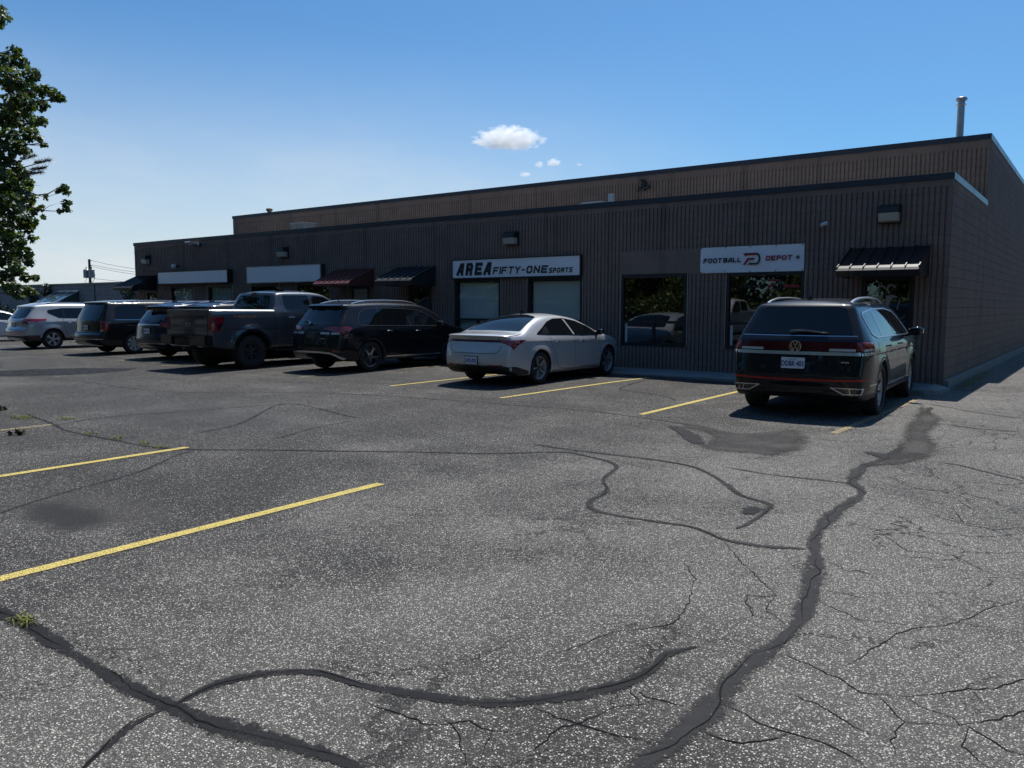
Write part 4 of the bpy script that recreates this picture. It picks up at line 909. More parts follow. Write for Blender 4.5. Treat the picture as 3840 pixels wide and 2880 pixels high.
class Car:
    """s = distance from the rear bumper, z = height; built with the nose towards +y, centred on x"""
    def __init__(c, name, spec, loc, rz, label, group='vehicles parked nose-in along the facade', cat='car'):
        c.sp = spec; c.L = spec['L']; c.root = empty(name, loc, rz); tag(c.root, label, cat, group)
        c.body()
    def y(c, s): return s-c.L/2
    def W(c, s, z):
        sp = c.sp; w = pint(sp['W'], z); L = c.L
        rl, ra = sp.get('rtap', (.6, .14)); fl, fa = sp.get('ftap', (.9, .22))
        if s < rl: w -= ra*((rl-s)/rl)**2.2
        if s > L-fl: w -= fa*((s-L+fl)/fl)**2
        gh = sp.get('belt', .95)
        if z > gh:   # cabin narrows to the rear and front
            q = S((z-gh)/.4); sm = sp.get('gmid', L*.45)
            w -= q*sp.get('gtap', .05)*abs((s-sm)/(L*.4))**2
        fl_ = sp.get('flare', .018)
        for ws in sp['wheels']:
            d = math.hypot(s-ws, z-sp['R']); a = sp['arch']
            if d < a+.35 and z > .15: w += fl_*math.exp(-((d-a)/.13)**2)
        for (z0, sl, amp, wd) in sp.get('crease', []):
            t = (z-(z0+sl*s))/wd
            if -6 < t < 6: w -= amp*math.exp(-max(0, -t)*.7)*S((.006-(z-(z0+sl*s)))/.018)*S((s-.35)/.5)*S((c.L-.4-s)/.6) if t < 1.5 else 0
        return w
    def body(c):
        sp = c.sp
        # --- silhouette loop
        ctrl = sp['sil']; P = []
        for i in range(len(ctrl)-1):
            a, b = ctrl[i], ctrl[i+1]
            p0 = ctrl[i-1] if i > 0 and not a[5:] else a; p3 = ctrl[i+2] if i+2 < len(ctrl) and not b[5:] else b
            n = max(1, int(math.hypot(b[0]-a[0], b[1]-a[1])/.045))
            for k in range(n):
                t = k/n; q = []
                for d in range(5):
                    if d < 2:
                        A, B, C_, D = p0[d], a[d], b[d], p3[d]
                        q.append(.5*((2*B)+(C_-A)*t+(2*A-5*B+4*C_-D)*t*t+(3*B-A-3*C_+D)*t**3))
                    else: q.append(a[d]+(b[d]-a[d])*t)
                P.append(q)
        P.append(list(ctrl[-1][:5]))
        zr = sp['rocker']; R = sp['arch']; rr = []
        for ws in (sp['wheels'][1], sp['wheels'][0]):
            zc = sp['R']; a0 = math.asin(max(-1, min(1, (zr-zc)/R))) 
            n = 22; arc = [(ws+R*math.cos(a0+(PI-2*a0)*k/n), zc+R*math.sin(a0+(PI-2*a0)*k/n)) for k in range(n+1)]
            if not rr:
                x0 = P[-1][0]; m = max(2, int((x0-arc[0][0])/.08)); z0 = P[-1][1]
                rr += [[x0+(arc[0][0]-x0)*k/m, z0+(zr-z0)*k/m, 0, 0, .02] for k in range(1, m)]
            else:
                m = int((rr[-1][0]-arc[0][0])/.1); x0 = rr[-1][0]
                rr += [[x0+(arc[0][0]-x0)*k/m, zr, 0, 0, .02] for k in range(1, m)]
            rr += [[p, q, 0, 0, .012, 1] for p, q in arc]
        x0 = rr[-1][0]; x1, z1 = P[0][0], P[0][1]; m = max(2, int((x0-x1)/.08))
        rr += [[x0+(x1-x0)*k/m, zr+(z1-zr)*k/m, 0, 0, .02] for k in range(1, m)]
        loop = P+rr; n = len(loop)
        A = np.array([[p[0], p[1]] for p in loop]); B = np.roll(A, -1, 0); rad = np.array([p[4] for p in loop])
        rad2 = np.maximum(rad, np.roll(rad, -1))
        # rings just inside the outline
        T = np.roll(A, -1, 0)-np.roll(A, 1, 0); T /= np.linalg.norm(T, axis=1)[:, None]+1e-9
        area = np.sum(A[:, 0]*B[:, 1]-B[:, 0]*A[:, 1]); Nn = np.stack([-T[:, 1], T[:, 0]], 1)*(1 if area > 0 else -1)
        extra = []
        for kf in (.12, .35, .65, 1.0):
            extra += [tuple(A[i]+Nn[i]*rad[i]*kf) for i in range(0, n, 1) if rad[i] > .03 or kf == 1.0]
        for (z0, sl, amp, wd) in sp.get('crease', []):   # mesh points that follow the shoulder crease
            for k in range(int(c.L/.06)):
                for dz in (-.030, -.010, .006, .022): extra.append((.06*k, z0+sl*.06*k+dz))
        vs, fs = cdt([tuple(p) for p in A], .065, extra)
        V2 = np.array(vs); D = seg_dist(V2, A, B)
        drop = np.where(D < rad2[None], rad2[None]-np.sqrt(np.maximum(0, rad2[None]**2-(rad2[None]-D)**2)), 0).max(1)
        isb = D.min(1) < 1e-5
        inv = {o_: k for k, o_ in CDT_MAP.items()}; vi = dict(CDT_MAP)
        mb = MB(); yw = []
        for i, (s, z) in enumerate(vs):
            w_ = c.W(s, z)
            if isb[i]:
                j = inv.get(i)
                if j is not None: w_ -= max(rad[j], 0)
                else: w_ -= drop[i]
            else: w_ -= drop[i]
            yw.append(w_)
        right = len(mb.v); mb.v += [(w_, c.y(s), z) for (s, z), w_ in zip(vs, yw)]
        left = len(mb.v); mb.v += [(-w_, c.y(s), z) for (s, z), w_ in zip(vs, yw)]
        clad = sp.get('clad')
        def region(s, z): return 1 if (clad and clad(s, z)) else 0
        for f_ in fs:
            cs = sum(vs[i][0] for i in f_)/len(f_); cz = sum(vs[i][1] for i in f_)/len(f_); mi = region(cs, cz)
            mb.f.append(tuple(right+i for i in f_)); mb.mi.append(mi); mb.f.append(tuple(left+i for i in f_)[::-1]); mb.mi.append(mi)
        NR = 14; rows = []
        for j in range(n):
            p = loop[j]; i = vi[j]; wb = yw[i]; row = [left+i]
            for k in range(1, NR):
                v = -1+2*k/NR; b_ = 1-abs(v)**2.4
                row.append(len(mb.v)); mb.v.append((v*wb, c.y(p[0]+p[2]*b_), p[1]+p[3]*b_))
            row.append(right+i); rows.append(row)
        for j in range(n):
            j2 = (j+1) % n; arc = len(loop[j]) > 5 or len(loop[j2]) > 5
            s_, z_ = (loop[j][0]+loop[j2][0])/2, (loop[j][1]+loop[j2][1])/2
            mi = 1 if (arc or j >= len(P)) else region(s_, z_)
            for k in range(NR): mb.f.append((rows[j][k], rows[j][k+1], rows[j2][k+1], rows[j2][k])); mb.mi.append(mi)
        c.bodyo = mb.build('body', [sp['paint'], sp.get('cladmat', 'black_plastic')], c.root, smooth=True, angle=sp.get('sharp', 38))
        me = c.bodyo.data
        c.bvh = BVHTree.FromPolygons([v.co.copy() for v in me.vertices], [tuple(p.vertices) for p in me.polygons])
        R_ = sp['R']
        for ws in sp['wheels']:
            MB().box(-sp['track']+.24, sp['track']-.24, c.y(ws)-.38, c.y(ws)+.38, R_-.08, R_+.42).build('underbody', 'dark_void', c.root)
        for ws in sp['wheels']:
            for sd_ in (1, -1): c.wheel(ws, sd_)
    def hit(c, kind, a, b):
        """surface point for a drawing in the plane: 'r'/'l' side (s,z); 'b' rear (x,z); 't' top (x,s); 'f' front (x,z)"""
        if kind in 'rl':
            sg_ = 1 if kind == 'r' else -1; o_ = Vector((sg_*3, c.y(a), b)); d = Vector((-sg_, 0, 0)); lim = 2.99
        elif kind == 'b': o_ = Vector((a, -6, b)); d = Vector((0, 1, 0)); lim = 7
        elif kind == 'f': o_ = Vector((a, 6, b)); d = Vector((0, -1, 0)); lim = 7
        else: o_ = Vector((a, c.y(b), 4)); d = Vector((0, 0, -1)); lim = 3.6
        h = c.bvh.ray_cast(o_, d, lim)
        if h[0] is None:
            q = c.bvh.find_nearest(o_+d*(3 if kind != 'b' else 3.4)); return q[0], q[1]
        nn = h[1]
        if nn.dot(d) > 0: nn = -nn
        return h[0], nn
    def panel(c, name, kind, poly, mat, off=.004, parent=None, step=.07, both=False, rnd_=0):
        mb = MB()
        if rnd_: poly = round_poly(poly, rnd_)
        q = []
        for i_ in range(len(poly)):
            a_, b_ = Vector(poly[i_]), Vector(poly[(i_+1) % len(poly)]); m_ = max(1, int((b_-a_).length/step))
            q += [tuple(a_.lerp(b_, k_/m_)) for k_ in range(m_)]
        poly = q
        for kd in ([kind, 'l'] if both else [kind]):
            vs, fs = cdt(poly, step); b = len(mb.v)
            dense = []
            pl_ = []
            for a, b2 in vs:
                h, nn = c.hit(kd, a, b2); pl_.append(h+nn*off)
            mb.add(pl_, fs)
            # skirt back to the body so that it has an edge
            n = len(poly)
            idx = [CDT_MAP.get(k) for k in range(n)]
            if None not in idx:
                sk = []
                for i_, p in zip(idx, poly):
                    h, nn = c.hit(kd, *p); sk.append(h-nn*.004)
                b3 = len(mb.v); mb.v += [tuple(q) for q in sk]
                for i in range(n): j = (i+1) % n; mb.f.append((b+idx[i], b+idx[j], b3+j, b3+i)); mb.mi.append(0)
            if kd == 'l' or not both:
                return mb.build(name, mat, parent or c.root, smooth=True, angle=50)
            else:
                mb.build(name, mat, parent or c.root, smooth=True, angle=50); mb = MB()
    def line(c, name, kind, pts, wd, mat, off=.003, parent=None, both=False, closed=False, step=.05):
        pts = [Vector(p) for p in pts]
        if closed: pts.append(pts[0])
        dn = []
        for a, b in zip(pts, pts[1:]):
            n = max(1, int((b-a).length/step)); dn += [a.lerp(b, i/n) for i in range(n)]
        dn.append(pts[-1])
        for kd in ([kind, 'l'] if both else [kind]):
            mb = MB(); rb = ribbon(dn, wd)
            for l, r_ in rb:
                for q in (l, r_): h, nn = c.hit(kd, q.x, q.y); mb.v.append(tuple(h+nn*off))
            for i in range(len(rb)-1): mb.f.append((2*i, 2*i+1, 2*i+3, 2*i+2)); mb.mi.append(0)
            mb.build(name, mat, parent or c.root, fix=False, smooth=True)
    def wheel(c, ws, sd_):
        sp = c.sp; R, tw, rr = sp['R'], sp.get('tw', .235), sp['rim']
        xo = sp['track']; h = tw/2; S_ = sd_
        loc = (S_*(xo-h), c.y(ws), R)
        def T(mb): mb.v = [(p[0]*S_, p[1], p[2]) for p in mb.v]; return mb
        hub = MB().lathe([(-h*.2, 0), (-h*.2, rr*.62), (-h*.1, rr*.62), (-h*.1, 0)], 24)
        w_ = T(hub).build('wheel', 'alloy_dark', c.root, smooth=True); w_.location = loc
        prof = [(h*.62, rr*.98), (h*.95, rr+.02), (h*1.0, rr+(R-rr)*.45), (h*.93, R-.03), (h*.78, R-.008), (h*.3, R), (-h*.3, R), (-h*.78, R-.008), (-h*.93, R-.03), (-h, rr+(R-rr)*.45), (-h*.95, rr), (-h*.6, rr*.95)]
        ty = T(MB().lathe(prof, 40)).build('tyre', 'rubber', w_, smooth=True)
        if sp.get('knob'):
            mb = MB(); nk = 36
            for k in range(nk):
                t = 2*PI*k/nk
                for x0 in (-.8, -.25, .25, .8):
                    a = t+(.08 if x0 in (-.25, .8) else 0)
                    mb.bar((x0*h-.03, (R-.01)*math.cos(a), (R-.01)*math.sin(a)), (x0*h+.03, (R-.01)*math.cos(a), (R-.01)*math.sin(a)), .035, .026, up=(0, math.cos(a), math.sin(a)))
            T(mb).build('tread_block', 'rubber', w_)
        # barrel, dish and spokes
        st = sp['spoke']; rim = MB()
        rim.lathe([(h*.62, rr), (h*.70, rr*.995), (h*.70, rr*.955), (h*.55, rr*.93), (-h*.5, rr*.86)], 40, mi=0)
        rim.lathe([(-h*.45, rr*.88), (-h*.45, 0)], 32, mi=1)
        d0, d1 = h*.42, h*.66   # hub and rim depth
        def sp_poly(ang, pts, mi=0, th=.03, dz=0.0):
            """pts: (radius, tangential offset) outline"""
            ca, sa = math.cos(ang), math.sin(ang); f_, bk = [], []
            for r_, t_ in pts:
                r_ *= rr; t_ *= rr; y_, z_ = r_*ca-t_*sa, r_*sa+t_*ca; x_ = d0+(d1-d0)*(math.hypot(r_, t_)/rr)+dz
                f_.append((x_, y_, z_)); bk.append((x_-th, y_, z_))
            n = len(pts); rim.add(f_+bk, [tuple(range(n)), tuple(range(n, 2*n))[::-1]]+[(i, (i+1) % n, (i+1) % n+n, i+n) for i in range(n)], mi)
        ph = rnd.uniform(0, 1.2)+PI/2
        if st == 'vsplit':
            for k in range(5):
                a = ph+2*PI*k/5
                for s_ in (1, -1):
                    sp_poly(a, [(.15, s_*.02), (.15, s_*.10), (.55, s_*.16), (.95, s_*.30), (.95, s_*.18), (.5, s_*.03)], 0)
                    sp_poly(a, [(.5, s_*.20), (.93, s_*.36), (.93, s_*.32), (.5, s_*.16)], 1, .02, -.008)
        elif st == 'star':
            for k in range(5):
                a = ph+2*PI*k/5
                sp_poly(a, [(.12, -.03), (.12, .02), (.55, .07), (.95, .13), (.95, .03), (.6, -.02)], 0)
                sp_poly(a, [(.12, .03), (.15, .12), (.55, .26), (.95, .30), (.95, .12), (.55, .10)], 1, .03, -.006)
        elif st == 'five':
            for k in range(5):
                a = ph+2*PI*k/5
                sp_poly(a, [(.12, -.13), (.12, .13), (.55, .10), (.8, .15), (.95, .24), (.95, .10), (.7, .02), (.7, -.02), (.95, -.10), (.95, -.24), (.8, -.15), (.55, -.10)], 0, .04)
        elif st == 'wide':
            for k in range(5):
                a = ph+2*PI*k/5; sp_poly(a, [(.12, -.12), (.12, .12), (.5, .11), (.8, .20), (.95, .28), (.95, -.28), (.8, -.20), (.5, -.11)], 0, .04)
        elif st == 'cap':
            for k in range(8):
                a = ph+2*PI*k/8; sp_poly(a, [(.1, -.10), (.1, .10), (.5, .12), (.95, .25), (.95, -.25), (.5, -.12)], 0, .02)
        elif st == 'truck':
            for k in range(6):
                a = ph+2*PI*k/6
                for s_ in (1, -1): sp_poly(a, [(.2, s_*.0), (.2, s_*.1), (.6, s_*.09), (.95, s_*.26), (.95, s_*.17), (.6, s_*.02)], 0)
        rim.lathe([(d0+.012, 0), (d0+.012, rr*.15), (d0-.01, rr*.19), (d0-.05, rr*.22)], 20, mi=0 if st != 'star' else 1)
        for k in range(5):
            a = ph+2*PI*(k+.5)/5; rim.lathe([(d0+.014, 0), (d0+.014, .012), (d0-.02, .012)], 8, c=(0, rr*.24*math.cos(a), rr*.24*math.sin(a)), mi=2)
        T(rim).build('rim', [sp.get('rimmat', 'alloy'), 'alloy_dark', 'chrome'], w_, smooth=True, angle=30)
    def mirror(c, s, z, mat, w=.24, h=.16, out=.23):
        for sd_ in (1, -1):
            x = c.W(s, z)-.02
            mb = MB(); n = 10
            for i in range(n+1):
                t = i/n; k = math.sin(PI*min(.98, .12+t*.80))**.5
                for j in range(12):
                    a = 2*PI*j/12; ca, sa = math.cos(a), math.sin(a)
                    ca = math.copysign(abs(ca)**.7, ca); sa = math.copysign(abs(sa)**.7, sa)
                    mb.v.append((sd_*(x+.05+t*out), c.y(s)+.02+ca*.075*k-t*.03, z+.07+sa*h/2*k+.01*t))
            for i in range(n):
                for j in range(12): mb.f.append((i*12+j, i*12+(j+1) % 12, (i+1)*12+(j+1) % 12, (i+1)*12+j)); mb.mi.append(0)
            mb.f.append(tuple(range(12))); mb.mi.append(0); mb.f.append(tuple(n*12+j for j in range(12))); mb.mi.append(0)
            mb.bar((sd_*(x-.03), c.y(s)+.04, z-.0), (sd_*(x+.10), c.y(s)+.02, z+.03), .07, .045)
            o = mb.build('mirror', mat, c.root, smooth=True)
            MB().box(sd_*(x+.09), sd_*(x+out-.0), c.y(s)-.078, c.y(s)-.070, z+.02, z+.12).build('mirror_glass', 'car_glass', o)
    def handle(c, s, z, mat, w=.17):
        for sd_ in (1, -1):
            x = c.W(s, z)
            mb = MB(); mb.tube([(sd_*(x-.005), c.y(s-w/2), z), (sd_*(x+.026), c.y(s-w/2+.03), z+.002), (sd_*(x+.028), c.y(s+w/2-.03), z+.004), (sd_*(x-.005), c.y(s+w/2), z)], [.010, .014, .014, .010], 8)
            mb.build('door_handle', mat, c.root, smooth=True)
    def rail(c, s0, s1, x, mat, h=.06, rad=.016):
        for sd_ in (1, -1):
            pts = []
            for k in range(15):
                t = k/14; s = s0+(s1-s0)*t; hh, _ = c.hit('t', sd_*x, s); lift = h*min(1, 5*t, 5*(1-t))**.6
                pts.append((sd_*x, hh.y, hh.z+lift-.004))
            mb = MB().tube(pts, rad, 8); mb.v = [(p[0]+(p[0]-sd_*x)*.3, p[1], p[2]) for p in mb.v]; mb.build('roof_rail', mat, c.root, smooth=True)
    def plate(c, z, text=None, small=None, x0=0.0, y_off=.012, frame='black_plastic'):
        h, _ = c.hit('b', x0, z); y = h.y-y_off
        o = MB().box(x0-.165, x0+.165, y, y+.02, z-.085, z+.085).build('licence_plate', frame, c.root, bevel=.004)
        MB().box(x0-.150, x0+.150, y-.004, y, z-.072, z+.072).build('plate_face', 'plate_white', o)
        if text: ftext('plate_number', text, .105, 'plate_blue', o, (x0, y-.0055, z-.006), .68, .0035)
        else:
            mb = MB()
            for k in range(7):
                if k != 4: mb.box(x0-.13+.037*k, x0-.105+.037*k, y-.006, y-.0045, z-.032, z+.03)
            mb.build('plate_number', 'plate_blue', o)
        if small: ftext('plate_text', small, .024, 'plate_blue', o, (x0, y-.0055, z+.058), 1.0, .0)
    def antenna(c, s, mat='gloss_black'):
        h, _ = c.hit('t', 0, s)
        MB().add([(-.028, h.y-.10, h.z-.004), (.028, h.y-.10, h.z-.004), (.02, h.y+.10, h.z-.004), (-.02, h.y+.10, h.z-.004), (-.006, h.y-.085, h.z+.085), (.006, h.y-.085, h.z+.085), (0, h.y-.03, h.z+.075)],
                 [(0, 1, 2, 3), (0, 4, 5, 1), (1, 5, 6), (1, 6, 2), (3, 2, 6), (3, 6, 0), (0, 6, 4), (4, 6, 5)]).build('antenna', mat, c.root)
def round_poly(poly, rad):
    out_ = []; n = len(poly)
    for i in range(n):
        p = Vector(poly[i]); a = Vector(poly[i-1])-p; b = Vector(poly[(i+1) % n])-p
        ra = min(rad, a.length*.45); rb_ = min(rad, b.length*.45)
        p0 = p+a.normalized()*ra; p1 = p+b.normalized()*rb_
        for k in range(5):
            t = k/4; out_.append(tuple(p0*(1-t)**2+p*2*t*(1-t)+p1*t*t))
    return out_
def lerp_poly(pts): return pts

# ---------------------------------------------------------------- large dark SUV at the corner
def suv_sil(L, H, zb, tail, cowl, hood, nose, r=.07, rbow=.10, crown=.045):
    s = [(.32, zb, .02, 0, .03), (.12, zb+.05, .06, 0, .04)]
    s += [(a, b, -rbow*k, 0, rr) for a, b, k, rr in tail]
    s += [(a, b, 0, crown, rr) for a, b, rr in sp_roof(L, H, tail[-1], cowl)]
    s += [(a, b, .0, .05, .06) for a, b in hood]
    s += [(a, b, .13, 0, .05) for a, b in nose]
    return s
def sp_roof(L, H, last, cowl):
    h = H-.045; s0 = last[0]; (sr, sm, sf, cs, cz) = cowl
    return [(sr, h-.035, .075), (sm-.5, h-.003, .08), (sm+.2, h, .08), (sf, h-.055, .08), ((sf+cs)/2+.06, (h-.055+cz)/2+.055, .06), (cs, cz, .05)]
SP_BIG = dict(L=5.10, paint='darkblue_paint', R=.388, arch=.435, rim=.275, tw=.255, track=.985, wheels=(1.12, 4.10), rocker=.30, belt=1.14, gmid=2.3, gtap=.05,
    W=[(.22, .90), (.34, .955), (.55, .985), (.80, .990), (.98, .985), (1.08, .965), (1.16, .925), (1.24, .895), (1.62, .735), (1.72, .66)], rtap=(.55, .13), ftap=(.9, .22), flare=.022,
    crease=[(.93, .0, .014, .10)], spoke='vsplit',
    sil=suv_sil(5.10, 1.745, .27, [(.06, .36, .5, .04), (.05, .46, .6, .05), (.03, .62, 1, .05), (.06, .80, 1, .05), (.085, .98, 1, .05), (.10, 1.12, 1, .05), (.15, 1.19, .9, .05), (.36, 1.56, .6, .06), (.42, 1.64, .5, .05)], (.62, 1.9, 3.15, 4.02, 1.16), [(4.35, 1.12), (4.8, 1.02), (5.0, .90)], [(5.07, .72), (5.09, .55), (5.04, .38), (4.85, .28)]),
    clad=lambda s, z: z < .36)
def build_big():
    c = Car('parked_suv', SP_BIG, (-1.17, -4.75-1.12+2.55+.02, .0), math.radians(2.6), 'large dark blue-black three-row SUV with silver roof rails, parked nearest the building corner', cat='suv')
    # rear glass and tailgate
    c.panel('rear_window', 'b', [(-.70, 1.215), (.70, 1.215), (.735, 1.25), (.60, 1.585), (.50, 1.61), (-.50, 1.61), (-.60, 1.585), (-.735, 1.25)], 'car_glass', .004)
    c.line('tailgate_seam', 'b', [(-.80, 1.195), (.80, 1.195)], .012, 'chrome', .004)
    c.panel('tail_light_bar', 'b', [(-.80, .985), (.80, .985), (.80, 1.115), (-.80, 1.115)], 'dark_red_lens', .006, step=.1)
    for sg_ in (1, -1):
        c.panel('tail_light', 'b', [(sg_*.81, .995), (sg_*.935, .995), (sg_*.93, 1.11), (sg_*.81, 1.115)], 'red_lens', .006, step=.04)
        c.panel('tail_light', 'r' if sg_ > 0 else 'l', [(.10, .985), (.42, 1.0), (.46, 1.03), (.42, 1.105), (.13, 1.12)], 'red_lens', .006, step=.04)
        c.panel('reverse_lamp', 'b', [(sg_*.46, .985), (sg_*.80, .985), (sg_*.80, 1.02), (sg_*.46, 1.02)], 'clear_lens', .009, step=.05)
        c.panel('reverse_lamp', 'r' if sg_ > 0 else 'l', [(.11, .985), (.38, .995), (.38, 1.022), (.12, 1.018)], 'clear_lens', .009, step=.04)
        c.panel('chrome_strip', 'r' if sg_ > 0 else 'l', [(.09, .925), (.44, .945), (.46, .968), (.09, .972)], 'chrome', .010, step=.04)
        # exhaust trims
        q = [(sg_*.50, .475), (sg_*.90, .465), (sg_*.88, .385), (sg_*.66, .385)]
        c.line('exhaust_trim', 'b', q, .016, 'satin_silver', .012, closed=True); c.panel('exhaust_inset', 'b', q, 'gloss_black', .005, step=.05)
        c.line('exhaust_trim', 'b', [(sg_*.74, .47), (sg_*.755, .385)], .012, 'satin_silver', .013)
        c.line('bumper_strip', 'r' if sg_ > 0 else 'l', [(.30, .50), (.62, .505)], .022, 'satin_silver', .006)
    c.panel('chrome_strip', 'b', [(-.93, .925), (.93, .925), (.93, .972), (-.93, .972)], 'satin_silver', .012, step=.08)
    c.line('red_trim_strip', 'b', [(-.93, .585), (-.6, .575), (.6, .575), (.93, .585)], .024, 'red_strip', .008)
    c.line('tailgate_seam', 'b', [(-.80, 1.20), (-.83, .90), (-.80, .66), (-.6, .63), (.6, .63), (.80, .66), (.83, .90), (.80, 1.20)], .008, 'dark_void', .002)
    c.line('bumper_seam', 'b', [(-.9, .43), (-.45, .42), (-.3, .30), (.3, .30), (.45, .42), (.9, .43)], .010, 'dark_void', .002)
    # round emblem: ring, V and W strokes
    h, _ = c.hit('b', 0, 1.045); y = h.y-.012
    mb = MB(); ring = [(0+.078*math.cos(t), 1.045+.078*math.sin(t)) for t in [2*PI*k/28 for k in range(28)]]
    rb = ribbon([Vector(p) for p in ring], .014, True); mb.add([(q.x, y, q.y) for pr_ in rb for q in pr_], [(2*i, 2*i+1, (2*i+3) % 56, (2*i+2) % 56) for i in range(28)])
    for st in ([(-.033, .070), (0, -.0), (.033, .070)], [(-.064, .045), (-.030, -.068), (0, .008), (.030, -.068), (.064, .045)]):
        rb = ribbon([Vector((p[0], p[1]*.95+1.045)) for p in st], .014); mb.add([(q.x, y-.001, q.y) for pr_ in rb for q in pr_], [(2*i, 2*i+1, 2*i+3, 2*i+2) for i in range(len(rb)-1)])
    mb.build('emblem', 'chrome', c.root, fix=False)
    c.plate(.80, 'DDBK\u00b7401', 'ONTARIO', x0=-.02, frame='plate_white')
    ftext('badge', '4MOTION', .03, 'chrome', c.root, (.66, c.hit('b', .66, .83)[0].y-.006, .83), 1, .001)
    c.panel('wiper', 'b', [(-.10, 1.262), (.02, 1.275), (.42, 1.235), (.42, 1.222), (.0, 1.245), (-.10, 1.235)], 'black_plastic', .025, step=.08)
    MB().tube([(-.1, c.hit('b', -.1, 1.24)[0].y-.03, 1.245), (.12, c.hit('b', .12, 1.24)[0].y-.035, 1.262), (.40, c.hit('b', .4, 1.23)[0].y-.03, 1.232)], [.022, .016, .007], 8).build('wiper_arm', 'gloss_black', c.root, smooth=True)
    # side glass with chrome surround
    dlo = [(.62, 1.22), (.92, 1.165), (3.72, 1.145), (3.80, 1.17), (3.35, 1.42), (2.95, 1.54), (2.3, 1.585), (1.3, 1.575), (.62, 1.52), (.55, 1.48)]
    c.panel('side_glass', 'r', dlo, 'car_glass', .004, both=True, rnd_=.03)
    c.line('window_trim', 'r', round_poly(dlo, .05), .022, 'satin_silver', .008, both=True, closed=True)
    for a, b_ in (((1.32, 1.155), (1.20, 1.58)), ((1.40, 1.155), (1.28, 1.58)), ((2.42, 1.15), (2.35, 1.585)), ((2.50, 1.15), (2.43, 1.585))):
        c.line('pillar_trim', 'r', [a, b_], .04, 'gloss_black', .007, both=True)
    for pts in ([(1.36, 1.15), (1.40, 1.0), (1.62, .72), (1.62, .42), (1.75, .37), (2.46, .36), (2.47, 1.15)], [(2.47, .36), (3.66, .36), (3.76, .7), (3.76, 1.14)]):
        c.line('door_seam', 'r', pts, .009, 'dark_void', .002, both=True)
    c.line('sill_strip', 'r', [(1.62, .43), (3.64, .43)], .025, 'satin_silver', .006, both=True)
    c.panel('fuel_door', 'r', [(.80, .95), (1.0, .95), (1.0, 1.10), (.80, 1.10)], 'darkblue_paint', .003, rnd_=.04)
    c.line('arch_trim', 'r', [(1.12+.46*math.cos(t), .388+.46*math.sin(t)) for t in [PI*k/16 for k in range(17)]], .05, 'black_plastic', .006, both=True)
    c.line('arch_trim', 'r', [(4.10+.46*math.cos(t), .388+.46*math.sin(t)) for t in [PI*k/16 for k in range(17)]], .05, 'black_plastic', .006, both=True)
    c.handle(1.62, 1.02, 'darkblue_paint'); c.handle(2.72, 1.02, 'darkblue_paint'); c.mirror(3.60, 1.12, 'gloss_black')
    c.rail(.62, 3.0, .60, 'satin_silver', .052, .018); c.antenna(.75)
    c.panel('windshield', 't', [(-.70, 3.98), (-.60, 3.3), (.60, 3.3), (.70, 3.98)], 'car_glass', .004, step=.1)
    c.panel('headlight', 'f', [(.45, .88), (.86, .90), (.84, .80), (.48, .80)], 'clear_lens', .006); c.panel('headlight', 'f', [(-.45, .88), (-.86, .90), (-.84, .80), (-.48, .80)], 'clear_lens', .006)
    c.panel('grille', 'f', [(-.44, .90), (.44, .90), (.44, .74), (-.44, .74)], 'gloss_black', .006)
    MB().bar((-.42, c.y(.25), .31), (.42, c.y(.25), .31), .03, .03).build('tow_bar', 'black_plastic', c.root)
    return c
BIG = build_big()

# ---------------------------------------------------------------- pale grey sedan
SP_SED = dict(L=4.675, paint='pale_grey_paint', R=.330, arch=.375, rim=.235, tw=.225, track=.905, wheels=(1.09, 3.81), rocker=.20, belt=1.0, gmid=2.4, gtap=.06,
    W=[(.15, .82), (.25, .875), (.42, .900), (.60, .910), (.76, .905), (.88, .885), (.96, .85), (1.03, .805), (1.20, .70), (1.36, .58), (1.42, .52)], rtap=(.75, .17), ftap=(.85, .25), flare=.024,
    crease=[(.885, -.022, .026, .12)], spoke='star',
    sil=[(.40, .21, .0, 0, .03), (.20, .27, .03, 0, .03), (.13, .36, -.10, 0, .05), (.10, .50, -.13, 0, .06), (.11, .64, -.13, 0, .06), (.15, .78, -.12, 0, .05), (.19, .90, -.11, 0, .03), (.10, .985, -.11, .008, .015, 1), (.16, 1.005, -.08, .02, .03, 1), (.38, 1.01, 0, .035, .05), (.62, 1.045, 0, .04, .06),
         (1.05, 1.22, 0, .05, .07), (1.5, 1.335, 0, .05, .075), (1.95, 1.37, 0, .045, .08), (2.35, 1.362, 0, .045, .08), (2.8, 1.29, 0, .045, .07), (3.2, 1.125, 0, .05, .06), (3.55, .975, 0, .05, .05), (3.95, .905, 0, .05, .06), (4.35, .80, .05, .04, .06), (4.56, .68, .10, 0, .05), (4.63, .55, .12, 0, .05), (4.63, .40, .12, 0, .05), (4.55, .27, .08, 0, .03), (4.35, .20, 0, 0, .03)],
    clad=lambda s, z: z < .33 and s < .42)
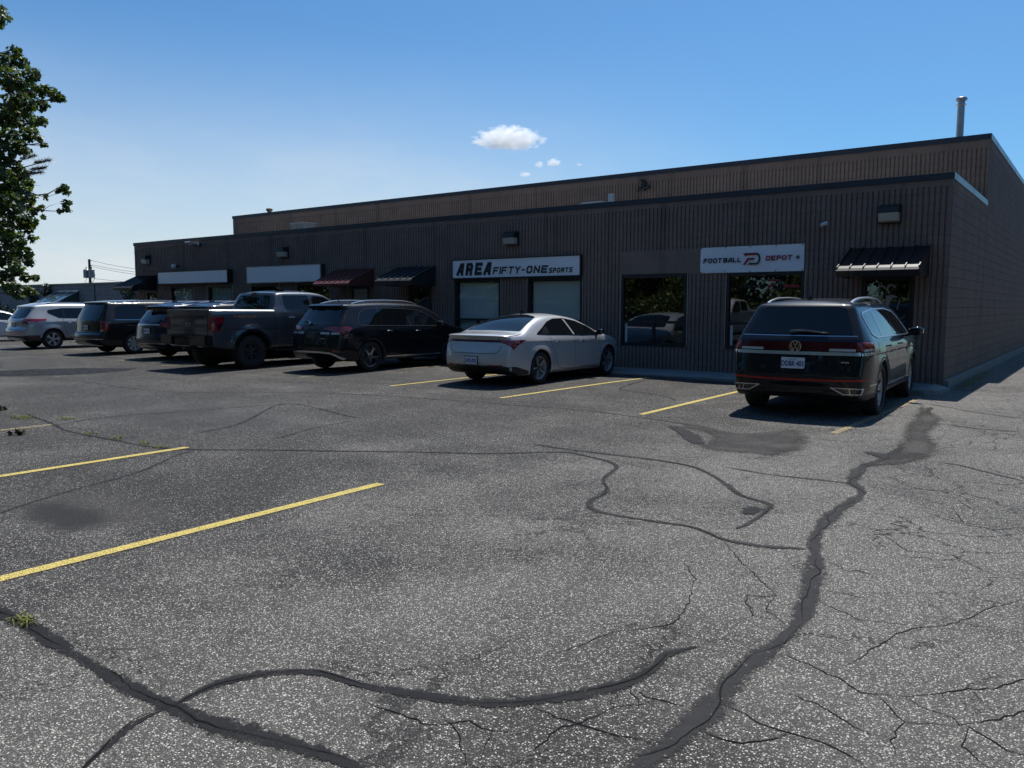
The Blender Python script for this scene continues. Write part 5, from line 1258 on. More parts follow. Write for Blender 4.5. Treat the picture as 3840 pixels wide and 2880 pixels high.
def build_sedan(loc, rz, label, paint, text, detail=True, name='parked_sedan'):
    sp = dict(SP_SED); sp['paint'] = paint
    if not detail: sp['spoke'] = 'five'
    c = Car(name, sp, loc, rz, label)
    c.panel('rear_window', 't', round_poly([(-.68, .66), (-.3, .60), (.3, .60), (.68, .66), (.58, 1.15), (.47, 1.50), (.2, 1.56), (-.2, 1.56), (-.47, 1.50), (-.58, 1.15)], .06), 'car_glass', .004, step=.09)
    c.panel('windshield', 't', round_poly([(-.62, 3.48), (-.2, 3.55), (.2, 3.55), (.62, 3.48), (.5, 2.82), (.2, 2.74), (-.2, 2.74), (-.5, 2.82)], .05), 'car_glass', .004, step=.09)
    dlo = [(1.04, 1.005), (1.42, .985), (3.30, .935), (3.42, .945), (3.10, 1.115), (2.70, 1.245), (2.30, 1.305), (1.90, 1.300), (1.62, 1.24), (1.26, 1.09)]
    c.panel('side_glass', 'r', dlo, 'car_glass', .004, both=True, rnd_=.03)
    c.line('window_trim', 'r', round_poly(dlo, .04), .012, 'gloss_black', .007, both=True, closed=True)
    c.panel('quarter_louvre', 'r', [(1.20, 1.0), (1.50, .99), (1.52, 1.17), (1.42, 1.145)], 'gloss_black', .008, both=True)
    for k in range(6): c.line('louvre_rib', 'r', [(1.24+.03*k, 1.015+.022*k), (1.50, 1.01+.022*k)], .006, 'alloy_dark', .011, both=True)
    c.line('pillar_trim', 'r', [(2.40, .965), (2.26, 1.30)], .075, paint, .007, both=True); c.line('pillar_trim', 'r', [(2.36, .965), (2.22, 1.30)], .03, 'gloss_black', .009, both=True)
    for pts in ([(1.46, .98), (1.50, .80), (1.66, .52), (1.74, .32), (1.90, .27), (2.38, .26), (2.40, .96)], [(2.40, .26), (3.34, .27), (3.42, .5), (3.42, .92)]):
        c.line('door_seam', 'r', pts, .008, 'dark_void', .002, both=True)
    c.line('sill_trim', 'r', [(1.50, .235), (3.42, .235)], .03, 'black_plastic', .003, both=True)
    c.handle(1.72, .83, 'chrome' if detail else paint, .16); c.handle(2.66, .815, 'chrome' if detail else paint, .16); c.mirror(3.28, .935, 'gloss_black' if detail else paint, .2, .14, .18)
    # tail
    c.panel('tail_light_bar', 'b', [(-.62, .862), (.62, .862), (.62, .905), (-.62, .905)], 'dark_red_lens', .006, step=.08)
    for sg_ in (1, -1):
        kd = 'r' if sg_ > 0 else 'l'
        c.panel('tail_light', 'b', [(sg_*.62, .85), (sg_*.80, .80), (sg_*.83, .83), (sg_*.80, .905), (sg_*.62, .905)], 'red_lens', .006, step=.04)
        c.panel('tail_light', kd, [(.14, .84), (.24, .72), (.36, .80), (.60, .905), (.22, .905)], 'red_lens', .006, step=.04)
        c.panel('reverse_lamp', 'b', [(sg_*.40, .835), (sg_*.62, .80), (sg_*.78, .79), (sg_*.70, .85), (sg_*.45, .858)], 'clear_lens', .005, step=.05)
        c.panel('reflector', 'b', [(sg_*.36, .398), (sg_*.68, .405), (sg_*.68, .425), (sg_*.36, .418)], 'red_lens', .012, step=.05)
    c.panel('bumper_inset', 'b', [(-.80, .385), (-.66, .405), (.66, .405), (.80, .385), (.78, .315), (-.78, .315)], 'black_plastic', .012, step=.035)
    for kd in 'rl': c.panel('bumper_inset', kd, [(.20, .395), (.34, .385), (.60, .31), (.80, .23), (.45, .23), (.25, .285)], 'black_plastic', .008, step=.06)
    c.line('trunk_seam', 'b', [(-.66, .86), (-.60, .68), (-.50, .645), (.50, .645), (.60, .68), (.66, .86)], .009, 'dark_void', .002)
    c.line('trunk_seam', 'r', [(.20, .98), (.45, 1.0), (.62, 1.03)], .008, 'dark_void', .002, both=True)
    h, _ = c.hit('b', 0, .948); y = h.y-.006; mb = MB()
    rb = ribbon([Vector((.062*math.cos(t), .948+.031*math.sin(t))) for t in [2*PI*k/24 for k in range(24)]], .007, True); mb.add([(q.x, y, q.y) for pr_ in rb for q in pr_], [(2*i, 2*i+1, (2*i+3) % 48, (2*i+2) % 48) for i in range(24)])
    if detail:
        for st in ([(-.030, .926), (-.016, .970)], [(.016, .926), (.030, .970)], [(-.024, .941), (.0, .948), (.024, .955)]):
            rb = ribbon([Vector(p) for p in st], .009); mb.add([(q.x, y-.001, q.y) for pr_ in rb for q in pr_], [(2*i, 2*i+1, 2*i+3, 2*i+2) for i in range(len(rb)-1)])
    mb.build('emblem', 'chrome', c.root, fix=False)
    if detail:
        for k, ch in enumerate('ELANTRA'): ftext('badge', ch, .036, 'satin_silver', c.root, (-.30+.10*k, c.hit('b', -.30+.10*k, .765)[0].y-.004, .765), 1.1, .001)
    c.plate(.50, text); c.antenna(1.72)
    for sg_ in (1, -1): c.panel('headlight', 'r' if sg_ > 0 else 'l', [(4.18, .70), (4.50, .60), (4.52, .64), (4.30, .76)], 'clear_lens', .006, step=.04); c.panel('headlight', 'f', [(sg_*.42, .66), (sg_*.66, .70), (sg_*.66, .62), (sg_*.46, .60)], 'clear_lens', .006, step=.05)
    c.panel('grille', 'f', [(-.42, .62), (.42, .62), (.34, .40), (-.34, .40)], 'gloss_black', .006)
    return c
SED = build_sedan((-7.52, -4.22-1.09+2.3375, .045), 0.0, 'pale grey four-door sedan with trunk spoiler and black star wheels', 'pale_grey_paint', 'DFZJ\u00b7925')

# ---------------------------------------------------------------- black crossover
SP_JRN = dict(L=4.89, paint='black_paint', R=.362, arch=.405, rim=.245, tw=.235, track=.915, wheels=(1.03, 3.92), rocker=.26, belt=1.08, gmid=2.3, gtap=.05,
    W=[(.20, .84), (.32, .885), (.55, .912), (.80, .917), (.98, .905), (1.08, .87), (1.16, .84), (1.55, .70), (1.66, .62)], rtap=(.55, .15), ftap=(.9, .24), flare=.026, crease=[(.80, .02, .008, .1)], spoke='five', rimmat='chrome',
    sil=suv_sil(4.89, 1.69, .27, [(.05, .42, .6, .05), (.03, .58, 1, .05), (.06, .75, 1, .05), (.10, .95, 1, .06), (.15, 1.08, .9, .06), (.28, 1.25, .7, .06), (.46, 1.50, .5, .06), (.40, 1.565, .6, .03), (.50, 1.60, .5, .05)], (.75, 1.8, 2.95, 3.85, 1.10), [(4.15, 1.04), (4.55, .95), (4.75, .84)], [(4.84, .68), (4.87, .52), (4.82, .36), (4.65, .26)]),
    clad=lambda s, z: z < .30)
def build_journey():
    c = Car('parked_suv', SP_JRN, (-12.50, -4.15-1.03+2.445, .05), 0.0, 'black crossover with chrome five-spoke wheels and silver sill strip between pickup and sedan', cat='suv')
    c.panel('rear_window', 'b', round_poly([(-.66, 1.12), (.66, 1.12), (.70, 1.16), (.58, 1.46), (.5, 1.50), (-.5, 1.50), (-.58, 1.46), (-.70, 1.16)], .04), 'car_glass', .004)
    for sg_ in (1, -1):
        kd = 'r' if sg_ > 0 else 'l'
        c.panel('tail_light', 'b', round_poly([(sg_*.34, 1.03), (sg_*.84, .93), (sg_*.80, 1.07), (sg_*.60, 1.085)], .03), 'red_lens', .007, step=.05)
        c.panel('reverse_lamp', 'b', [(sg_*.30, .90), (sg_*.56, .90), (sg_*.56, .945), (sg_*.30, .95)], 'clear_lens', .009, step=.05)
        c.panel('reverse_lamp', 'b', [(sg_*.62, .90), (sg_*.82, .90), (sg_*.82, .945), (sg_*.62, .945)], 'clear_lens', .009, step=.05)
        c.panel('tail_light', kd, round_poly([(.14, .90), (.32, .93), (.46, 1.05), (.28, 1.09), (.17, 1.08)], .03), 'red_lens', .007, step=.05)
        c.panel('reflector', 'b', [(sg_*.66, .48), (sg_*.82, .49), (sg_*.82, .54), (sg_*.66, .54)], 'red_lens', .008, step=.05)
    c.line('bumper_trim', 'b', [(-.84, .34), (-.76, .44), (-.62, .48), (-.3, .49), (.3, .49), (.62, .47), (.76, .42), (.84, .33)], .040, 'satin_silver', .02)
    c.line('tailgate_seam', 'b', [(-.62, 1.10), (-.62, .70), (-.5, .62), (.5, .62), (.62, .70), (.62, 1.10)], .008, 'dark_void', .002)
    for k, ch in enumerate('DODGE'): ftext('badge', ch, .040, 'chrome', c.root, (-.16+.09*k, c.hit('b', -.16+.09*k, 1.04)[0].y-.005, 1.04), 1.1, .002)
    ftext('badge', 'CROSSROAD', .03, 'satin_silver', c.root, (.36, c.hit('b', .36, .80)[0].y-.005, .80), 1.1, .001)
    h, _ = c.hit('b', 0, .86); MB().box(-.15, .15, h.y-.012, h.y+.01, .80, .93).build('licence_plate', 'alloy_dark', c.root)
    MB().tube([(-.12, c.hit('b', 0, 1.13)[0].y-.02, 1.135), (-.28, c.hit('b', -.28, 1.2)[0].y-.03, 1.19), (-.48, c.hit('b', -.48, 1.19)[0].y-.03, 1.20)], [.03, .016, .010], 8).build('wiper', 'gloss_black', c.root, smooth=True)
    dlo = [(.66, 1.14), (.80, 1.10), (3.44, 1.05), (3.62, 1.07), (3.25, 1.30), (2.85, 1.45), (2.3, 1.50), (1.5, 1.51), (1.0, 1.49), (.78, 1.38)]
    c.panel('side_glass', 'r', dlo, 'car_glass', .004, both=True, rnd_=.04)
    c.line('window_trim', 'r', round_poly(dlo, .05), .014, 'alloy_dark', .008, both=True, closed=True)
    for a, b_ in (((1.42, 1.09), (1.40, 1.51)), ((2.42, 1.07), (2.30, 1.50))): c.line('pillar_trim', 'r', [a, b_], .06, 'gloss_black', .007, both=True)
    for pts in ([(1.42, 1.08), (1.46, .6), (1.55, .38), (2.4, .36), (2.44, 1.07)], [(2.44, .36), (3.40, .37), (3.52, .7), (3.54, 1.05)]): c.line('door_seam', 'r', pts, .008, 'dark_void', .002, both=True)
    c.line('sill_strip', 'r', [(1.50, .345), (3.48, .335)], .032, 'satin_silver', .022, both=True)
    for ws in SP_JRN['wheels']: c.line('arch_trim', 'r', [(ws+.425*math.cos(t), .362+.425*math.sin(t)) for t in [PI*k/16 for k in range(17)]], .035, 'black_paint', .012, both=True)
    c.handle(1.66, .96, 'chrome'); c.handle(2.66, .94, 'chrome'); c.mirror(3.40, 1.03, 'gloss_black', .24, .17, .2)
    c.rail(.72, 2.95, .56, 'satin_silver', .055, .018)
    h, _ = c.hit('t', 0, .85); MB().tube([(.0, h.y, h.z-.01), (.0, h.y-.1, h.z+.16)], [.012, .004], 6).build('antenna', 'gloss_black', c.root)
    c.panel('windshield', 't', [(-.64, 3.80), (-.54, 3.1), (.54, 3.1), (.64, 3.80)], 'car_glass', .004, step=.1)
    for sg_ in (1, -1): c.panel('headlight', 'f', [(sg_*.45, .80), (sg_*.74, .82), (sg_*.74, .70), (sg_*.48, .70)], 'clear_lens', .006)
    c.panel('grille', 'f', [(-.42, .80), (.42, .80), (.42, .66), (-.42, .66)], 'gloss_black', .006)
build_journey()

# ---------------------------------------------------------------- pickup truck
SP_TRK = dict(L=5.91, paint='grey_truck_paint', R=.425, arch=.515, rim=.235, tw=.29, track=1.005, wheels=(1.27, 4.96), rocker=.50, belt=1.50, gmid=3.2, gtap=.03,
    W=[(.42, .93), (.60, .985), (.85, .995), (1.10, .995), (1.30, .985), (1.42, .97), (1.48, .945), (1.55, .915), (1.90, .80), (1.98, .74)], rtap=(.25, .035), ftap=(.7, .14), flare=.045, crease=[(1.0, 0, .008, .1)], spoke='truck', rimmat='alloy_dark', knob=True, sharp=30,
    sil=[(.30, .56, 0, 0, .02), (.20, .60, 0, 0, .02), (.17, .74, 0, 0, .02, 1), (.165, .90, 0, 0, .02), (.165, 1.2, 0, 0, .02), (.16, 1.38, 0, 0, .02), (.13, 1.475, 0, 0, .012, 1), (.22, 1.485, 0, .0, .02, 1), (.8, 1.48, 0, 0, .03), (1.98, 1.475, 0, 0, .03, 1),
         (2.03, 1.60, -.03, 0, .06), (2.13, 1.86, -.03, .0, .07), (2.24, 1.925, -.01, .03, .08), (2.7, 1.95, 0, .04, .08), (3.3, 1.945, 0, .04, .08), (3.75, 1.875, 0, .04, .08), (4.15, 1.66, 0, .04, .06), (4.52, 1.42, 0, .04, .06), (4.9, 1.37, 0, .06, .06), (5.5, 1.31, .0, .05, .06), (5.78, 1.20, .06, .02, .05), (5.84, 1.0, .07, 0, .04), (5.85, .75, .07, 0, .04), (5.80, .55, .05, 0, .04), (5.55, .46, 0, 0, .03)],
    clad=lambda s, z: z < .54)
def build_truck(loc, rz, label, paint, front_only=False):
    sp = dict(SP_TRK); sp['paint'] = paint
    c = Car('pickup_truck', sp, loc, rz, label, group=('vehicles parked nose-in along the facade' if not front_only else None), cat='pickup truck')
    # rear bumper
    mb = MB(); mb.box(-.98, -.46, c.y(-.03), c.y(.22), .62, .86).box(.46, .98, c.y(-.03), c.y(.22), .62, .86).box(-.46, .46, c.y(.02), c.y(.22), .60, .80).box(-.46, .46, c.y(-.03), c.y(.10), .82, .86)
    mb.build('rear_bumper', 'charcoal_paint', c.root, bevel=.025)
    MB().box(-.05, .05, c.y(.0), c.y(.4), .50, .58).build('tow_hitch', 'black_plastic', c.root)
    c.panel('tailgate', 'b', round_poly([(-.80, .885), (.80, .885), (.80, 1.455), (-.80, 1.455)], .02), paint, .012, step=.15)
    c.panel('tailgate_inset', 'b', round_poly([(-.74, 1.28), (.74, 1.28), (.74, 1.42), (-.74, 1.42)], .02), 'charcoal_paint', .016, step=.15)
    c.line('tailgate_crease', 'b', [(-.76, 1.255), (.76, 1.255)], .012, 'dark_void', .014); c.line('tailgate_crease', 'b', [(-.76, .98), (.76, .98)], .010, 'dark_void', .014)
    mb = MB(); h, _ = c.hit('b', 0, 1.12); y = h.y-.02
    rb = ribbon([Vector((.115*math.cos(t), 1.12+.048*math.sin(t))) for t in [2*PI*k/28 for k in range(28)]], .010, True); mb.add([(q.x, y, q.y) for pr_ in rb for q in pr_], [(2*i, 2*i+1, (2*i+3) % 56, (2*i+2) % 56) for i in range(28)])
    o = mb.build('emblem', 'satin_silver', c.root, fix=False); ftext('emblem_script', 'Ford', .075, 'satin_silver', o, (0, y-.001, 1.12), 1.0, .001, .25)
    ftext('badge', 'F-150', .06, 'alloy_dark', c.root, (0, y-.003, 1.35), 1.3, .003)
    for sg_ in (1, -1):
        kd = 'r' if sg_ > 0 else 'l'
        c.panel('tail_light', 'b', [(sg_*.825, .98), (sg_*.955, 1.0), (sg_*.955, 1.30), (sg_*.825, 1.31)], 'red_lens', .008, step=.05)
        o = c.panel('tail_light', kd, round_poly([(.155, .93), (.36, .98), (.52, 1.24), (.50, 1.31), (.155, 1.31)], .02), 'red_lens', .008, step=.05)
        c.panel('lamp_inset', kd, round_poly([(.30, 1.0), (.38, 1.02), (.46, 1.16), (.30, 1.14)], .02), 'dark_red_lens', .011, step=.05, parent=o)
    # side decal
    if not front_only:
        mb = MB(); x = strokes(mb, 'TREMOR', 0, 0, .062, .085, .028, .014, .1, y=0)
        vs = []
        for a, _, z in mb.v: h, nn = c.hit('r', .76+a, 1.275+z); vs.append(tuple(h+nn*.004))
        mb.v = vs; mb.build('side_lettering', 'orange_decal', c.root, fix=False)
    # cab glass
    c.panel('rear_window', 'b', round_poly([(-.74, 1.51), (.74, 1.51), (.66, 1.80), (.60, 1.855), (-.60, 1.855), (-.66, 1.80)], .05), 'car_glass', .005, step=.08)
    c.line('window_divider', 'b', [(-.20, 1.53), (-.20, 1.76), (.20, 1.76), (.20, 1.53)], .018, 'gloss_black', .008, closed=True)
    h, _ = c.hit('b', 0, 1.90); MB().box(-.16, .16, h.y-.03, h.y+.02, 1.885, 1.935).build('brake_lamp', 'clear_lens', c.root, bevel=.01)
    MB().box(-.06, .06, h.y-.034, h.y+.0, 1.89, 1.93).build('brake_lamp_centre', 'red_lens', c.root)
    for sg_ in (1, -1):
        h, _ = c.hit('t', sg_*.45, 2.55); MB().box(sg_*.45-.07, sg_*.45+.07, h.y-.10, h.y+.10, h.z-.01, h.z+.035).build('roof_marker', 'gloss_black', c.root, bevel=.012)
    w1 = round_poly([(2.36, 1.50), (2.55, 1.455), (3.18, 1.45), (3.16, 1.85), (2.34, 1.85)], .04); w2 = round_poly([(3.32, 1.45), (4.20, 1.42), (4.30, 1.45), (3.95, 1.68), (3.65, 1.83), (3.30, 1.85)], .04)
    c.panel('side_glass', 'r', w1, 'car_glass', .004, both=True); c.panel('side_glass', 'r', w2, 'car_glass', .004, both=True)
    for w_ in (w1, w2): c.line('window_trim', 'r', w_, .016, 'gloss_black', .007, both=True, closed=True)
    for pts in ([(1.985, .58), (1.985, 1.46)], [(2.24, 1.84), (2.26, 1.44), (2.30, 1.3), (2.30, .60), (3.20, .58), (3.24, 1.86)], [(3.24, .58), (4.30, .60), (4.36, .9), (4.36, 1.40)], [(.62, .60), (.75, .75), (.78, .95)]): c.line('panel_seam', 'r', pts, .011, 'dark_void', .002, both=True)
    c.line('bed_rail', 'r', [(.20, 1.466), (1.96, 1.460)], .016, 'satin_silver' if not front_only else paint, .004, both=True)
    for ws in SP_TRK['wheels']: c.line('fender_flare', 'r', [(ws+.545*math.cos(t), .425+.545*math.sin(t)) for t in [PI*k/18 for k in range(19)]], .055, 'charcoal_paint', .022, both=True)
    c.line('sill_strip', 'r', [(2.0, .72), (4.36, .72)], .016, 'satin_silver', .004, both=True)
    MB().box(.86, 1.0, c.y(1.95), c.y(4.3), .42, .46).build('running_board', 'black_plastic', c.root, bevel=.01); MB().box(-1.0, -.86, c.y(1.95), c.y(4.3), .42, .46).build('running_board', 'black_plastic', c.root, bevel=.01)
    c.handle(2.52, 1.28, 'chrome', .2); c.handle(3.48, 1.27, 'chrome', .2); c.mirror(4.10, 1.45, 'gloss_black', .3, .26, .24)
    if not front_only: c.plate(.72, None, y_off=-.12)
    c.panel('windshield', 't', [(-.72, 4.46), (-.62, 3.86), (.62, 3.86), (.72, 4.46)], 'car_glass', .004, step=.1)
    for sg_ in (1, -1): c.panel('headlight', 'f', [(sg_*.62, .98), (sg_*.90, .98), (sg_*.90, 1.20), (sg_*.62, 1.18)], 'clear_lens', .008)
    c.panel('grille', 'f', [(-.60, .84), (.60, .84), (.60, 1.19), (-.60, 1.19)], 'gloss_black', .008, step=.1); c.line('grille_bar', 'f', [(-.60, 1.03), (.60, 1.03)], .05, 'satin_silver', .02)
    if not front_only:   # dark cover rolled over the bed behind the cab
        MB().box(-.80, .80, c.y(.25), c.y(1.95), 1.47, 1.492).build('bed_cover', 'black_plastic', c.root, bevel=.01)
    return c
build_truck((-15.68, -5.28-1.27+2.955, .03), 0.0, 'grey-blue crew-cab pickup with knobby tyres and orange bedside lettering', 'grey_truck_paint')

# ---------------------------------------------------------------- silver compact SUV
SP_ESC = dict(L=4.52, paint='silver_paint', R=.355, arch=.40, rim=.235, tw=.23, track=.915, wheels=(.97, 3.66), rocker=.28, belt=1.05, gmid=2.2, gtap=.06,
    W=[(.20, .84), (.34, .89), (.55, .915), (.80, .920), (.98, .905), (1.08, .86), (1.55, .69), (1.66, .60)], rtap=(.6, .17), ftap=(.85, .24), flare=.028, crease=[(.92, .03, .012, .1)], spoke='wide',
    sil=suv_sil(4.52, 1.69, .30, [(.06, .44, .6, .05), (.02, .62, 1, .05), (.05, .72, 1, .04), (.12, .80, 1, .05), (.14, 1.0, 1, .06), (.18, 1.09, .9, .06), (.42, 1.46, .6, .06), (.40, 1.53, .6, .03), (.52, 1.57, .5, .05)], (.78, 1.75, 2.75, 3.55, 1.10), [(3.85, 1.04), (4.2, .95), (4.38, .84)], [(4.47, .68), (4.50, .52), (4.45, .36), (4.28, .28)]),
    clad=lambda s, z: z < .42 or (s < .5 and z < .50))
def build_esc():
    c = Car('parked_suv', SP_ESC, (-29.05, -4.1-.97+2.26, .04), 0.0, 'silver compact SUV with black lower cladding, second from the left edge', cat='suv')
    c.panel('rear_window', 'b', round_poly([(-.64, 1.14), (-.3, 1.10), (.3, 1.10), (.64, 1.14), (.60, 1.40), (.52, 1.47), (-.52, 1.47), (-.60, 1.40)], .05), 'car_glass', .004)
    for sg_ in (1, -1):
        kd = 'r' if sg_ > 0 else 'l'
        c.panel('tail_light', 'b', [(sg_*.50, 1.03), (sg_*.62, .93), (sg_*.82, .91), (sg_*.82, 1.08), (sg_*.60, 1.10)], 'red_lens', .007, step=.05)
        c.panel('tail_light', kd, [(.14, .91), (.36, .93), (.50, 1.0), (.74, 1.03), (.80, 1.09), (.20, 1.09)], 'red_lens', .007, step=.05)
        c.panel('reverse_lamp', kd, [(.17, .935), (.34, .95), (.40, .985), (.17, .985)], 'clear_lens', .010, step=.05)
        c.panel('reflector', kd, [(.18, .44), (.40, .44), (.40, .48), (.18, .48)], 'red_lens', .008)
    c.panel('bumper_guard', 'b', [(-.62, .30), (.62, .30), (.70, .42), (-.70, .42)], 'satin_silver', .02, step=.1)
    c.line('tailgate_seam', 'b', [(-.66, 1.10), (-.62, .76), (-.5, .70), (.5, .70), (.62, .76), (.66, 1.10)], .010, 'dark_void', .002)
    c.plate(.84, None); c.line('chrome_strip', 'b', [(-.22, .935), (.22, .935)], .02, 'alloy_dark', .01)
    dlo = [(.86, 1.30), (.98, 1.24), (1.22, 1.115), (3.10, 1.06), (3.30, 1.08), (2.95, 1.28), (2.6, 1.42), (2.1, 1.475), (1.4, 1.475), (.88, 1.40)]
    c.panel('side_glass', 'r', dlo, 'car_glass', .004, both=True, rnd_=.03)
    for a, b_ in (((1.40, 1.11), (1.42, 1.47)), ((2.24, 1.09), (2.14, 1.47))): c.line('pillar_trim', 'r', [a, b_], .05, 'gloss_black', .007, both=True)
    for pts in ([(1.36, 1.10), (1.36, .8), (1.46, .44), (2.24, .43), (2.26, 1.09)], [(2.26, .43), (3.12, .44), (3.22, 1.06)]): c.line('door_seam', 'r', pts, .010, 'dark_void', .002, both=True)
    c.handle(1.56, .95, 'silver_paint'); c.handle(2.48, .94, 'silver_paint'); c.mirror(3.08, 1.04, 'silver_paint')
    c.rail(.85, 2.7, .55, 'alloy_dark', .04, .014); c.antenna(.95, 'silver_paint')
    c.panel('windshield', 't', [(-.62, 3.5), (-.54, 2.9), (.54, 2.9), (.62, 3.5)], 'car_glass', .004, step=.1)
    for sg_ in (1, -1): c.panel('headlight', 'f', [(sg_*.42, .80), (sg_*.72, .84), (sg_*.72, .74), (sg_*.46, .72)], 'clear_lens', .006)
    h, _ = c.hit('b', -.2, 1.13); MB().tube([(-.05, h.y-.02, 1.13), (-.45, h.y-.03, 1.19)], [.014, .006], 6).build('wiper', 'gloss_black', c.root)
build_esc()

# ---------------------------------------------------------------- dark minivan
SP_VAN = dict(L=5.15, paint='charcoal_paint', R=.345, arch=.385, rim=.235, tw=.225, track=.975, wheels=(1.10, 4.18), rocker=.24, belt=1.10, gmid=2.4, gtap=.04,
    W=[(.20, .90), (.34, .95), (.55, .975), (.85, .98), (1.02, .965), (1.12, .93), (1.60, .78), (1.70, .70)], rtap=(.45, .12), ftap=(.9, .26), flare=.014, crease=[(.98, .0, .008, .08)], spoke='cap',
    sil=suv_sil(5.15, 1.755, .26, [(.05, .40, .6, .05), (.0, .52, 1, .05), (.02, .64, 1, .05), (.10, .70, 1, .04), (.12, .90, 1, .06), (.14, 1.08, 1, .07), (.24, 1.35, .7, .07), (.34, 1.60, .5, .06), (.28, 1.655, .6, .03), (.40, 1.68, .5, .05)], (.7, 2.0, 3.25, 4.20, 1.10), [(4.45, 1.03), (4.82, .93), (5.0, .82)], [(5.10, .66), (5.13, .50), (5.08, .34), (4.9, .25)]))
def build_van():
    c = Car('parked_minivan', SP_VAN, (-23.75, -3.95-1.10+2.575, .05), 0.0, 'charcoal minivan with silver hubcaps, parked between silver and blue SUVs', cat='minivan')
    c.panel('rear_window', 'b', round_poly([(-.74, 1.10), (.74, 1.10), (.68, 1.56), (.6, 1.60), (-.6, 1.60), (-.68, 1.56)], .06), 'car_glass', .004)
    for sg_ in (1, -1):
        kd = 'r' if sg_ > 0 else 'l'
        c.panel('tail_light', 'b', [(sg_*.78, .74), (sg_*.93, .74), (sg_*.93, 1.07), (sg_*.76, 1.07)], 'red_lens', .008, step=.05)
        c.panel('tail_light', kd, [(.12, .76), (.26, .74), (.34, 1.05), (.15, 1.07)], 'red_lens', .008, step=.05); c.panel('reverse_lamp', 'b', [(sg_*.79, .745), (sg_*.90, .745), (sg_*.90, .80), (sg_*.78, .80)], 'clear_lens', .011, step=.05)
    for k, ch in enumerate('DODGE'): ftext('badge', ch, .045, 'chrome', c.root, (-.34+.13*k, c.hit('b', -.34+.13*k, 1.03)[0].y-.006, 1.03), 1.3, .002)
    c.line('bumper_trim', 'b', [(-.9, .50), (.9, .50)], .025, 'satin_silver', .008); c.plate(.86, None)
    c.line('tailgate_seam', 'b', [(-.74, 1.1), (-.74, .74), (-.7, .70), (.7, .70), (.74, .74), (.74, 1.1)], .010, 'dark_void', .002)
    w1 = [(.52, 1.13), (1.55, 1.12), (1.55, 1.58), (.85, 1.58), (.58, 1.50)]; w2 = [(1.65, 1.12), (2.75, 1.11), (2.72, 1.59), (1.65, 1.59)]; w3 = [(2.85, 1.11), (3.80, 1.09), (3.9, 1.11), (3.5, 1.38), (3.15, 1.55), (2.82, 1.58)]
    for w_ in (w1, w2, w3): c.panel('side_glass', 'r', w_, 'car_glass', .004, both=True, rnd_=.05)
    c.line('window_trim', 'r', [(.50, 1.105), (3.90, 1.085)], .02, 'chrome', .008, both=True)
    for pts in ([(1.60, 1.6), (1.60, .36), (2.78, .36), (2.80, 1.6)], [(2.80, .36), (3.82, .37), (3.92, 1.08)], [(.5, .93), (1.6, .93)]): c.line('door_seam', 'r', pts, .010, 'dark_void', .002, both=True)
    c.handle(2.62, .98, 'charcoal_paint'); c.handle(3.02, .98, 'charcoal_paint'); c.mirror(3.70, 1.08, 'gloss_black')
    c.rail(.9, 3.0, .66, 'satin_silver', .03, .014)
    c.panel('windshield', 't', [(-.66, 4.15), (-.58, 3.4), (.58, 3.4), (.66, 4.15)], 'car_glass', .004, step=.1)
    for sg_ in (1, -1): c.panel('headlight', 'f', [(sg_*.45, .80), (sg_*.80, .84), (sg_*.80, .70), (sg_*.48, .70)], 'clear_lens', .006)
build_van()

